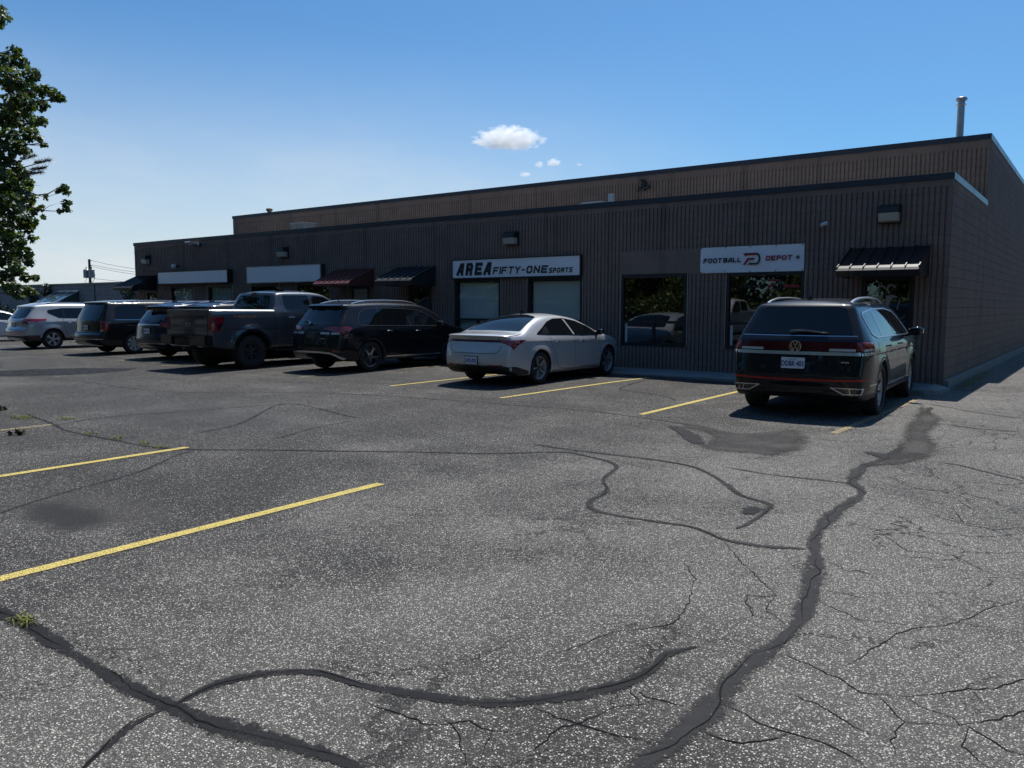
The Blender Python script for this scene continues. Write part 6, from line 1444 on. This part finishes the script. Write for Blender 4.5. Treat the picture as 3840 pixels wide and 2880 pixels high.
# ---------------------------------------------------------------- two more crossovers, mostly hidden
def build_mid(loc, label, paint, chrome_line):
    sp = dict(L=4.78, paint=paint, R=.36, arch=.405, rim=.24, tw=.235, track=.94, wheels=(1.08, 3.85), rocker=.27, belt=1.06, gmid=2.3, gtap=.05,
        W=[(.20, .86), (.34, .91), (.55, .94), (.80, .945), (.98, .93), (1.08, .89), (1.55, .72), (1.66, .62)], rtap=(.6, .16), ftap=(.85, .24), flare=.022, crease=[(.90, .02, .010, .1)], spoke='five',
        sil=suv_sil(4.78, 1.685, .28, [(.05, .42, .6, .05), (.02, .58, 1, .05), (.06, .74, 1, .05), (.09, .92, 1, .05), (.14, 1.07, 1, .06), (.38, 1.42, .6, .06), (.30, 1.52, .7, .02), (.46, 1.57, .5, .04)], (.72, 1.75, 2.85, 3.75, 1.08), [(4.05, 1.02), (4.45, .93), (4.64, .82)], [(4.73, .66), (4.76, .50), (4.71, .35), (4.55, .27)]),
        clad=lambda s, z: z < .34)
    c = Car('parked_suv', sp, loc, 0.0, label, cat='suv')
    c.panel('rear_window', 'b', round_poly([(-.66, 1.09), (.66, 1.09), (.58, 1.40), (.5, 1.44), (-.5, 1.44), (-.58, 1.40)], .05), 'car_glass', .004)
    h, _ = c.hit('b', 0, 1.50); MB().box(-.58, .58, h.y-.10, h.y+.10, 1.49, 1.535).build('spoiler', 'gloss_black', c.root, bevel=.015)
    c.line('chrome_strip', 'b', [(-.55, 1.00), (.55, 1.00)], .03, 'satin_silver', .012)
    for sg_ in (1, -1):
        kd = 'r' if sg_ > 0 else 'l'
        c.panel('tail_light', 'b', [(sg_*.50, .95), (sg_*.88, .93), (sg_*.86, 1.06), (sg_*.55, 1.05)], 'red_lens', .008, step=.05)
        c.panel('tail_light', kd, [(.10, .94), (.50, 1.0), (.56, 1.05), (.18, 1.07)], 'red_lens', .008, step=.05)
        c.panel('reflector', 'b', [(sg_*.70, .66), (sg_*.84, .74), (sg_*.84, .78), (sg_*.70, .70)], 'red_lens', .008, step=.05)
        c.line('exhaust_trim', 'b', [(sg_*.50, .40), (sg_*.76, .40), (sg_*.72, .34), (sg_*.54, .34)], .016, 'satin_silver', .012, closed=True)
    c.line('bumper_trim', 'b', [(-.8, .46), (.8, .46)], .02, 'satin_silver', .008); c.plate(.82, None)
    dlo = [(.72, 1.18), (1.0, 1.10), (3.3, 1.05), (3.5, 1.07), (3.12, 1.28), (2.75, 1.42), (2.2, 1.475), (1.4, 1.475), (.85, 1.42)]
    c.panel('side_glass', 'r', dlo, 'car_glass', .004, both=True, rnd_=.04); c.line('window_trim', 'r', round_poly(dlo, .05), .024, 'chrome' if chrome_line else 'gloss_black', .008, both=True, closed=True)
    for a, b_ in (((1.36, 1.10), (1.34, 1.47)), ((2.32, 1.08), (2.2, 1.47))): c.line('pillar_trim', 'r', [a, b_], .05, 'gloss_black', .007, both=True)
    for pts in ([(1.36, 1.10), (1.40, .6), (1.5, .4), (2.32, .38), (2.34, 1.07)], [(2.34, .38), (3.26, .40), (3.36, 1.05)]): c.line('door_seam', 'r', pts, .009, 'dark_void', .002, both=True)
    c.handle(1.60, .95, paint); c.handle(2.56, .94, paint); c.mirror(3.24, 1.03, paint); c.rail(.75, 2.85, .57, 'satin_silver', .055, .017); c.antenna(.9)
    c.panel('windshield', 't', [(-.64, 3.7), (-.55, 3.0), (.55, 3.0), (.64, 3.7)], 'car_glass', .004, step=.1)
    for sg_ in (1, -1): c.panel('headlight', 'f', [(sg_*.45, .78), (sg_*.76, .82), (sg_*.76, .70), (sg_*.48, .70)], 'clear_lens', .006)
    h, _ = c.hit('b', -.1, 1.11); MB().tube([(-.05, h.y-.02, 1.10), (-.4, h.y-.03, 1.15)], [.016, .007], 6).build('wiper', 'gloss_black', c.root)
build_mid((-20.02, -3.95-1.08+2.39, .05), 'blue crossover with chrome strip above its plate, between charcoal minivan and dark SUV', 'blue_paint', False)
build_mid((-18.15, -3.92-1.08+2.39, .05), 'dark navy SUV with bright roof rails, almost hidden behind the pickup bed', 'darkblue_paint', True)
W2 = build_sedan((-36.9, -2.9, .04), 0.0, 'white sedan cut off by the left edge of the view', 'white_paint', None, False)
# ================================================================ VEGETATION, FAR THINGS, CLOUDS
def leaf_shape(size, maple=False):
    s = size
    if maple: q = [(0, -.5), (.30, -.42), (.22, -.12), (.52, .10), (.24, .18), (.0, .55), (-.24, .18), (-.52, .10), (-.22, -.12), (-.30, -.42)]
    else: q = [(0, -.5), (.26, -.15), (.24, .2), (0, .55), (-.24, .2), (-.26, -.15)]
    return [(a*s, b*s) for a, b in q]
def leaves(name, clumps, per, size, mat, parent, seed=1, maple=False, droop=.35, flat=.8, dens=True):
    """clumps: (x,y,z,r) relative to the parent; leaves grow in small sprays inside each clump"""
    rr = random.Random(seed); V = []; F = []
    shp = leaf_shape(1.0, maple); n = len(shp)
    for (cx, cy, cz, r_) in clumps:
        m = int(per*(r_/.3)**2) if dens else per
        for _ in range(max(8, m)):
            # spray centre in the outer part of the clump
            while True:
                v = Vector((rr.uniform(-1, 1), rr.uniform(-1, 1), rr.uniform(-1, 1)))
                if .1 < v.length < 1: break
            v = v.normalized()*(v.length**.55); p = Vector((cx, cy, cz))+Vector((v.x, v.y, v.z*flat))*r_*rr.uniform(.8, 1.15)
            nrm = (v*.5+Vector((rr.uniform(-.7, .7), rr.uniform(-.7, .7), rr.uniform(-.1, 1.0)))).normalized()
            t = nrm.cross(Vector((rr.uniform(-1, 1), rr.uniform(-1, 1), rr.uniform(-1, -.2)))).normalized(); b = nrm.cross(t)
            if b.z > 0: b = -b
            s = size*rr.uniform(.65, 1.25); fold = rr.uniform(.1, .35); k0 = len(V)
            for a, c in shp:
                V.append(tuple(p+t*a*s+b*(-c)*s*.95+nrm*(-abs(a)*fold*s)))
            F.append((k0,)+tuple(k0+i for i in range(1, n)))
    me = bpy.data.meshes.new(name); me.from_pydata(V, [], F); me.materials.append(M[mat])
    o = bpy.data.objects.new(name, me); return link(o, parent)
CL = [[-23.0,-7.57,9.7,0.49],[-23.69,-7.11,10.07,0.19],[-22.77,-7.12,8.74,0.21],[-23.6,-7.04,8.61,0.35],[-23.28,-6.74,8.63,0.24],[-21.52,-7.2,7.91,0.25],[-21.88,-7.64,7.75,0.43],[-23.63,-6.44,8.03,0.33],[-21.74,-6.82,7.59,0.23],[-21.34,-6.7,7.4,0.21],[-21.18,-6.59,7.33,0.12],[-22.22,-7.3,7.19,0.44],[-23.74,-6.09,7.65,0.28],[-23.15,-7.3,7.0,0.45],[-23.63,-6.55,7.05,0.36],[-22.3,-6.68,6.85,0.19],[-22.98,-6.72,6.56,0.27],[-21.48,-7.12,6.19,0.13],[-22.62,-6.51,6.27,0.09],[-24.07,-6.84,6.54,0.41],[-22.86,-7.04,6.11,0.29],[-23.81,-7.1,6.0,0.33],[-23.43,-7.08,5.57,0.38],[-22.0,-7.91,5.01,0.43],[-23.44,-6.84,5.47,0.25],[-22.82,-6.92,5.14,0.19],[-22.25,-7.41,4.77,0.36],[-21.77,-7.92,4.37,0.43],[-23.56,-6.71,4.62,0.28],[-22.38,-7.0,4.7,0.13],[-23.26,-6.98,4.17,0.33],[-24.05,-7.11,3.94,0.47],[-23.07,-6.88,3.9,0.22],[-23.48,-6.55,4.09,0.17],[-22.52,-7.49,3.43,0.34],[-23.16,-6.73,3.58,0.14],[-22.37,-7.27,3.11,0.24],[-24.1,-7.08,3.12,0.44],[-23.41,-6.76,2.91,0.17],[-21.64,-7.83,2.62,0.25],[-21.32,-7.5,2.39,0.13],[-21.73,-7.57,2.37,0.15],[-24.19,-7.14,2.43,0.33],[-22.61,-7.59,2.13,0.24],[-22.73,-7.12,2.03,0.19],[-21.72,-7.35,1.97,0.1],[-22.62,-7.42,1.87,0.16],[-21.03,-6.77,4.87,0.13],[-20.92,-6.71,4.74,0.1],[-21.13,-6.86,4.78,0.09],[-20.94,-6.75,4.42,0.13],[-21.03,-6.85,4.23,0.1],[-20.86,-6.72,4.27,0.08],[-21.38,-7.06,4.61,0.08],[-21.94,-6.98,4.35,0.1],[-21.99,-7.13,4.27,0.13],[-22.37,-6.72,4.16,0.08]]
base = Vector((-25.2, -12.2, 0))
tree = empty('maple_tree', base); tag(tree, 'maple tree with ragged branches hanging into the left edge of the sky', 'tree')
rt = random.Random(11)
rc = [(x-base.x, y-base.y, z, r_*.92) for x, y, z, r_ in CL]
fill = []
while len(fill) < 70:
    a, b_, c_ = rt.gauss(0, 2.1), rt.gauss(0, 2.1), rt.uniform(2.6, 11)
    x, y = base.x+a, base.y+b_
    if y < -17.55+(2.556-x)*.384-1.1 and math.hypot(a, b_) < 4.6: fill.append((a, b_, c_, rt.uniform(.5, .9)))
leaves('crown', rc, 150, .15, 'maple_leaf', tree, 5, True, flat=.85)
leaves('crown', fill, 26, .16, 'maple_leaf', tree, 6, True)
mb = MB(); mb.tube([(0, 0, 0), (.05, .02, 1.2), (-.02, .05, 3), (.1, .1, 5.5), (.2, .3, 8.5), (.2, .4, 10.5)], [.26, .20, .18, .14, .08, .03], 10)
mb.build('trunk', 'bark', tree, smooth=True)
mb = MB()
for i, (x, y, z, r_) in enumerate(rc[:47]):
    if i % 2: continue
    z0 = max(1.9, z*.72); a = Vector((.1, .1, z0)); b_ = Vector((x, y, z)); m1 = a.lerp(b_, .45)+Vector((rt.uniform(-.4, .4), rt.uniform(-.4, .4), .45)); m2 = a.lerp(b_, .8)+Vector((rt.uniform(-.2, .2), rt.uniform(-.2, .2), .18))
    mb.tube([a, m1, m2, b_], [.05, .03, .017, .008], 5)
    for _ in range(3):
        q = b_+Vector((rt.uniform(-1, 1), rt.uniform(-1, 1), rt.uniform(-1, 1)))*r_; mb.tube([b_.lerp(m2, .3), q], [.010, .004], 4)
def limb(pts, r0):
    q = [Vector(p)-base for p in pts]; mb.tube(q, [r0*(1-.85*k/(len(q)-1)) for k in range(len(q))], 6)
limb([(-23.6, -9.2, 4.3), (-22.6, -8.0, 4.75), (-21.95, -7.4, 4.80), (-21.6, -7.2, 4.66), (-21.35, -7.02, 4.70), (-21.13, -6.86, 4.85), (-20.98, -6.75, 4.9)], .035)
limb([(-21.6, -7.2, 4.66), (-21.4, -7.06, 4.60), (-21.2, -6.92, 4.68), (-20.95, -6.75, 4.74)], .012)
limb([(-23.4, -9.0, 4.1), (-22.4, -7.8, 4.38), (-21.9, -7.35, 4.36), (-21.5, -7.12, 4.24), (-21.2, -6.93, 4.22), (-20.9, -6.75, 4.27)], .03)
limb([(-21.5, -7.12, 4.24), (-21.35, -7.02, 4.36), (-21.1, -6.85, 4.44)], .010)
limb([(-21.95, -7.4, 4.80), (-21.7, -7.2, 4.95), (-21.5, -7.1, 4.90)], .010)
mb.build('branches', 'bark', tree, smooth=True)
# spray of a pine that grows behind the maple
pine = empty('pine_tree', (-27.4, -8.9, 0)); tag(pine, 'pine whose single dark needle spray shows beyond the maple at left', 'tree')
P0 = Vector((-27.4, -8.9, 0)); mb = MB(); mb.tube([(0, 0, 0), (0, 0, 6), (0, 0, 9)], [.2, .12, .03], 8); mb.build('trunk', 'bark', pine, smooth=True)
mb = MB(); tips = []
for (tx, ty, tz) in ((-21.35, -6.93, 5.62), (-21.45, -7.0, 5.42), (-21.7, -7.15, 5.75), (-21.6, -7.05, 5.30)):
    t = Vector((tx, ty, tz))-P0; mb.tube([(0, 0, 5.2), (Vector((0, 0, 5.2)).lerp(t, .7))-Vector((0, 0, .15)), t], [.05, .025, .008], 5); tips.append(t)
mb.build('branch', 'bark', pine)
V, F = [], []
for t in tips:
    d = (t-Vector((0, 0, 5.2))).normalized()
    for k in range(420):
        p = t-d*rt.uniform(0, .6); v = (d*rt.uniform(.3, 1.0)+Vector((rt.uniform(-1, 1), rt.uniform(-1, 1), rt.uniform(-.7, 1)))).normalized()*rt.uniform(.10, .17); s_ = v.cross(Vector((rt.random(), rt.random(), rt.random()))).normalized()*.0055
        b0 = len(V); V += [tuple(p-s_), tuple(p+s_), tuple(p+v)]; F.append((b0, b0+1, b0+2))
me = bpy.data.meshes.new('needles'); me.from_pydata(V, [], F); me.materials.append(M['pine_needle']); link(bpy.data.objects.new('needles', me), pine)

# row of trees across the lot, seen mirrored in the windows and paintwork
def lot_tree(x, y, h, w_, seed, label, lm='tree_leaf'):
    t = empty('lot_tree', (x, y, 0)); tag(t, label, 'tree', 'trees across the lot behind the camera' if y < -20 else 'unseen trees added along the side lane'); r_ = random.Random(seed); cl = []
    for k in range(62):
        a = r_.uniform(0, 2*PI); q = r_.random()**.6; zz = r_.uniform(.10, 1.0); prof = math.sin(PI*min(.97, max(.08, (zz-.1)/.95)))**.6
        cl.append((math.cos(a)*w_*q*prof, math.sin(a)*w_*q*prof, zz*h, r_.uniform(.7, 1.25)))
    leaves('crown', cl, 11, .36, lm, t, seed)
    mb = MB(); mb.tube([(0, 0, 0), (.1, 0, h*.35), (0, .1, h*.8)], [.24, .17, .05], 8)
    for c_ in cl[::6]: mb.tube([(0, 0, max(1.5, c_[2]*.6)), c_[:3]], [.07, .02], 5)
    mb.build('trunk', 'bark', t)
k = 0
for x in range(-82, 34, 6):
    k += 1; lot_tree(x+rt.uniform(-1.5, 1.5), -31+rt.uniform(-3, 3)+(3 if x < -40 else 0), rt.uniform(10.5, 15), rt.uniform(3.6, 5.0), 20+k, 'leafy tree in the row across the parking lot, mirrored in the shop windows')
for x in range(-70, 30, 7):
    lot_tree(x+rt.uniform(-1, 1), -37+rt.uniform(-1, 1), rt.uniform(9, 13), rt.uniform(4.2, 5.2), 200+x, 'leafy tree in the rear row across the parking lot')
for i, x in enumerate(range(-46, 20, 5)):
    o = empty('shrub', (x+rt.uniform(-1, 1), -27.5+rt.uniform(-.5, .5), 0)); tag(o, 'rounded shrub in the planted strip across the lot, seen only in reflections', 'shrub', 'shrubs across the lot behind the camera')
    r_ = random.Random(i+300); leaves('foliage', [(r_.uniform(-2, 2), r_.uniform(-.8, .8), r_.uniform(.3, 2.2), r_.uniform(.5, .9)) for _ in range(14)], 14, .25, 'tree_leaf', o, i+310)
for y in range(-6, 44, 7): lot_tree(14.5+rt.uniform(-1, 1), y+rt.uniform(-1, 1), rt.uniform(7, 10), rt.uniform(2.8, 3.6), 60+y, 'unseen leafy tree added beyond the lane right of the building to darken reflections')  # out of view, added so the car sides reflect dark foliage
hb = empty('brick_annex', (-34, -40, 0)); tag(hb, 'low reddish brown building across the lot, glimpsed mirrored in a window', 'building')
MB().box(-30, 12, -6, 0, 0, 4.2).build('wall', 'block_side', hb); MB().box(-30.1, 12.1, -6.1, .1, 4.2, 4.4).build('roof_cap', 'cap_dark', hb)
wt = build_truck((-11.3, -16.75, 0), 0.0, 'white pickup facing the shops, seen only mirrored in their windows', 'white_paint', True)

# long neighbouring building at the far left
fb = empty('neighbouring_building', (-70, 14, 0)); tag(fb, 'long low pale block building in the distance beyond the left end of the lot', 'building')
MB().box(-45, 27, 0, 14, 0, 3.28).build('wall', 'block_far', fb); MB().box(-45.1, 27.1, -.06, 14.1, 3.28, 3.42).build('roof_cap', 'cap_dark', fb)
mb = MB()
for x in (-9.8, -3.2, 8.0): mb.box(x, x+.06, -.05, -.002, 0, 3.28)
build_loose(mb, 'downpipe', 'wood_pole', fb)
MB().box(3.2, 3.5, -.06, -.002, 1.9, 2.25).build('wall_lamp', 'lamp_housing', fb)
gc = MB(); gc.prism([(-.01, 2.78), (-3.0, 1.2), (-3.0, 1.1), (-.01, 1.1)], 'x', 1.7, 5.4); gc.build('slanted_glass_canopy', 'green_glass', fb)
mb = MB()
for x in (1.7, 3.0, 4.2, 5.4): mb.bar((x, -.0, 2.80), (x, -3.02, 1.22), .05, .05)
mb.bar((1.7, -.02, 2.8), (5.4, -.02, 2.8), .06, .06); mb.build('canopy_frame', 'galv', fb)
for (x, z0, z1, w_, lb) in ((-2.2, .3, 3.1, .7, 'dark ivy climbing the distant pale wall left of the glass canopy'), (.4, 1.2, 3.35, .35, 'narrow ivy column just left of the glass canopy'), (13.6, .5, 2.9, .6, 'ivy growing up the distant wall below the first awning')):
    o = empty('ivy', (-70+x, 13.7, 0)); tag(o, lb, 'ivy'); r_ = random.Random(int(x*10)); cl = [(r_.gauss(0, w_*.5), r_.uniform(-.15, .05), r_.uniform(z0, z1), r_.uniform(.2, .4)) for _ in range(26)]
    leaves('foliage', cl, 22, .2, 'ivy_leaf', o, int(x)+50)
for i, (x, w_, h, lb) in enumerate(((-78.5, 3.5, 1.9, 'dark overgrown bush against the distant wall at the very left'), (-84, 4, 1.7, 'overgrown hedge at the left frame edge in front of the distant wall'), (-73.5, 2.2, 1.35, 'low bush beneath the ivy beside the glass canopy'), (-91, 4, 2.0, 'dark hedge beyond the left frame edge'))):
    o = empty('bush', (x, 12.9, 0)); tag(o, lb, 'bush'); r_ = random.Random(i); cl = [(r_.uniform(-w_, w_), r_.uniform(-.6, .6), r_.uniform(.1, h)*(1-.3*r_.random()), r_.uniform(.3, .55)) for _ in range(44)]
    leaves('foliage', cl, 16, .2, 'ivy_leaf', o, i+80)
# power pole with transformers
pp = empty('utility_pole', (-116.4, 40, 0)); tag(pp, 'wooden utility pole with two grey transformers above the distant roof', 'utility pole')
MB().tube([(0, 0, 0), (0, 0, 8.3)], [.24, .16], 10).build('pole', 'wood_pole', pp, smooth=True)
for x in (-.62, .95):
    o = MB().lathe([(5.6, .0), (5.62, .40), (6.75, .40), (6.85, .3), (6.86, 0)], 16, 'z', (x, -.2, 0)).build('transformer', 'steel_unit', pp, smooth=True)
    MB().tube([(x, -.2, 6.85), (x, -.2, 7.2)], .07, 6).build('bushing', 'wood_pole', o)
MB().bar((0, -.15, 7.35), (1.1, -.15, 7.35), .10, .12).bar((0, 0, 8.1), (.7, 0, 8.1), .08, .08).build('crossarm', 'wood_pole', pp)
for a, b_, sg_ in (((0, 0, 8.2), (26.4, 0, 5.9), .5), ((1.0, 0, 7.45), (26.4, 0, 5.5), .4), ((1.0, 0, 7.2), (26.4, 0, 5.1), .4), ((0, 0, 5.6), (26.4, 0, 4.2), .2)):
    A_, B_ = Vector(a), Vector(b_); MB().tube([A_.lerp(B_, k/12)-Vector((0, 0, sg_*4*(k/12)*(1-k/12))) for k in range(13)], .022, 4).build('wire', 'wire', pp)
build_loose(MB().tube([(0, 0, 6.9), (-2.6, 0, 3.5)], .03, 4).tube([(1.3, -.2, 6.6), (1.9, -.2, 6.1), (1.7, -.2, 5.4), (.9, -.2, 4.9), (.1, 0, 4.6)], .035, 5), 'guy_wire', 'wire', pp)

# weeds in the joints and fallen leaves
def tuft(name, x, y, n, h, spread, label, mat='weed', cat='weed'):
    V, F = [], []
    for _ in range(n):
        a = rt.uniform(0, 2*PI); d = rt.random()**.7*spread; bx, by = math.cos(a)*d, math.sin(a)*d*.5; b_ = rt.uniform(0, 2*PI); l = h*rt.uniform(.4, 1.1); w_ = .0035
        dx, dy = math.cos(b_), math.sin(b_); k0 = len(V)
        V += [(bx-dy*w_, by+dx*w_, 0), (bx+dy*w_, by-dx*w_, 0), (bx+dx*l*.4+dy*w_, by+dy*l*.4-dx*w_, l*.6), (bx+dx*l*.4-dy*w_, by+dy*l*.4+dx*w_, l*.6), (bx+dx*l, by+dy*l, l*.75)]
        F += [(k0, k0+1, k0+2, k0+3), (k0+3, k0+2, k0+4)]
    me = bpy.data.meshes.new(name); me.from_pydata(V, [], F); me.materials.append(M[mat]); o = bpy.data.objects.new(name, me); o.location = (x, y, gz(x, y)+.004); link(o); tag(o, label, cat); return o
tuft('grass_tuft', -1.77, -15.87, 60, .038, .10, 'yellow-green grass tuft growing in the dark sealed crack at lower left')
tuft('grass_tuft', -9.75, -12.62, 120, .06, .28, 'grass tuft in the crack beside the farthest short yellow line')
tuft('grass_tuft', -9.2, -12.3, 70, .05, .2, 'small weeds at the crack fork near the left edge')
for i, (x, y) in enumerate(((-7.6, -12.72), (-7.0, -12.70), (-6.4, -12.70), (-6.0, -12.72))): tuft('grass_tuft', x, y, 45, .035, .14, ['sparse weeds in the long crack, nearest the left edge', 'second sparse weed patch along the long crack', 'third sparse weed patch along the long crack', 'sparse weeds where the long crack meets the yellow line'][i])
def litter(x, y, n, label):
    o = leaves('fallen_leaves', [(0, 0, .02, .09)], n, .09, 'dead_leaf', None, int(x*7), True, flat=.2, dens=False); o.location = (x, y, gz(x, y)+.02); tag(o, label, 'leaf litter')
litter(-11.0, -12.45, 14, 'dark clump of fallen leaves at the left edge by the crack'); litter(-8.25, -13.3, 8, 'small dead leaf lying between the two left yellow lines')
o = tuft('weed_strip', .22, 3.2, 260, .07, .5, 'thin weeds along the foot of the side wall', 'weed'); o.scale = (.25, 12, 1)

# cumulus clouds
def cloud(name, c, sz, seed, label, dens, thr=.5, nsc=1.6):
    m = bpy.data.materials.new('cloud_'+str(seed)); m.use_nodes = True; n = NT(m.node_tree); o = n.n('ShaderNodeOutputMaterial')
    tcn = n.n('ShaderNodeTexCoord'); P = tcn.outputs['Object']
    ln = n.n('ShaderNodeVectorMath', operation='LENGTH'); n.l(P, ln.inputs[0])
    off = n.n('ShaderNodeVectorMath', operation='ADD'); n.l(n.vscale(P, (nsc*sz[0]/sz[2]*.55, nsc*.8, nsc)), off.inputs[0]); off.inputs[1].default_value = (seed*3.1, seed*1.7, seed*.9)
    nz = n.noise(off.outputs[0], 1.25, 6, .58)
    sp = n.n('ShaderNodeSeparateXYZ'); n.l(P, sp.inputs[0])
    flatb = n.ramp(sp.outputs['Z'], -.75, -.45)
    k = n.math('SUBTRACT', n.math('ADD', n.math('MULTIPLY', n.math('SUBTRACT', nz, .5), 2.2), n.math('SUBTRACT', thr+.45, ln.outputs['Value'])), 0)
    d = n.math('MULTIPLY', n.math('MULTIPLY', n.ramp(k, 0, .22), flatb), dens)
    v = n.n('ShaderNodeVolumePrincipled'); v.inputs['Color'].default_value = (1, 1, 1, 1); v.inputs['Anisotropy'].default_value = .35; n.l(d, v.inputs['Density']); n.l(v.outputs[0], o.inputs['Volume'])
    bm = bmesh.new(); bmesh.ops.create_icosphere(bm, subdivisions=3, radius=1.0); me = bpy.data.meshes.new(name); bm.to_mesh(me); bm.free(); me.materials.append(m)
    ob = bpy.data.objects.new(name, me); ob.location = c; ob.scale = sz; ob.rotation_euler = (0, 0, .61); link(ob); tag(ob, label, 'cloud'); m.cycles.homogeneous_volume = False if hasattr(m, 'cycles') else None
cloud('cloud', (-350, 452.5, 120.5), (28, 12, 10.5), 2, 'largest white cloud, alone in the blue sky above the roof', .17, .40, 2.3)
cloud('cloud', (-325.5, 474, 104.8), (5.5, 4, 3.6), 4, 'brightest of the small puffs below the large cloud', .30, .36, 1.7)
cloud('cloud', (-334, 468, 103.6), (4.0, 3, 2.8), 5, 'small round puff left of the brightest small puff', .26, .32, 1.8)
cloud('cloud', (-343.2, 463.5, 96.8), (5.0, 3, 2.2), 6, 'lowest small streaky puff just above the roof line', .26, .34, 1.7)
cloud('cloud', (-311.5, 486, 103.6), (2.0, 1.6, 1.5), 7, 'tiny faint puff farthest to the right', .25, .38, .9)
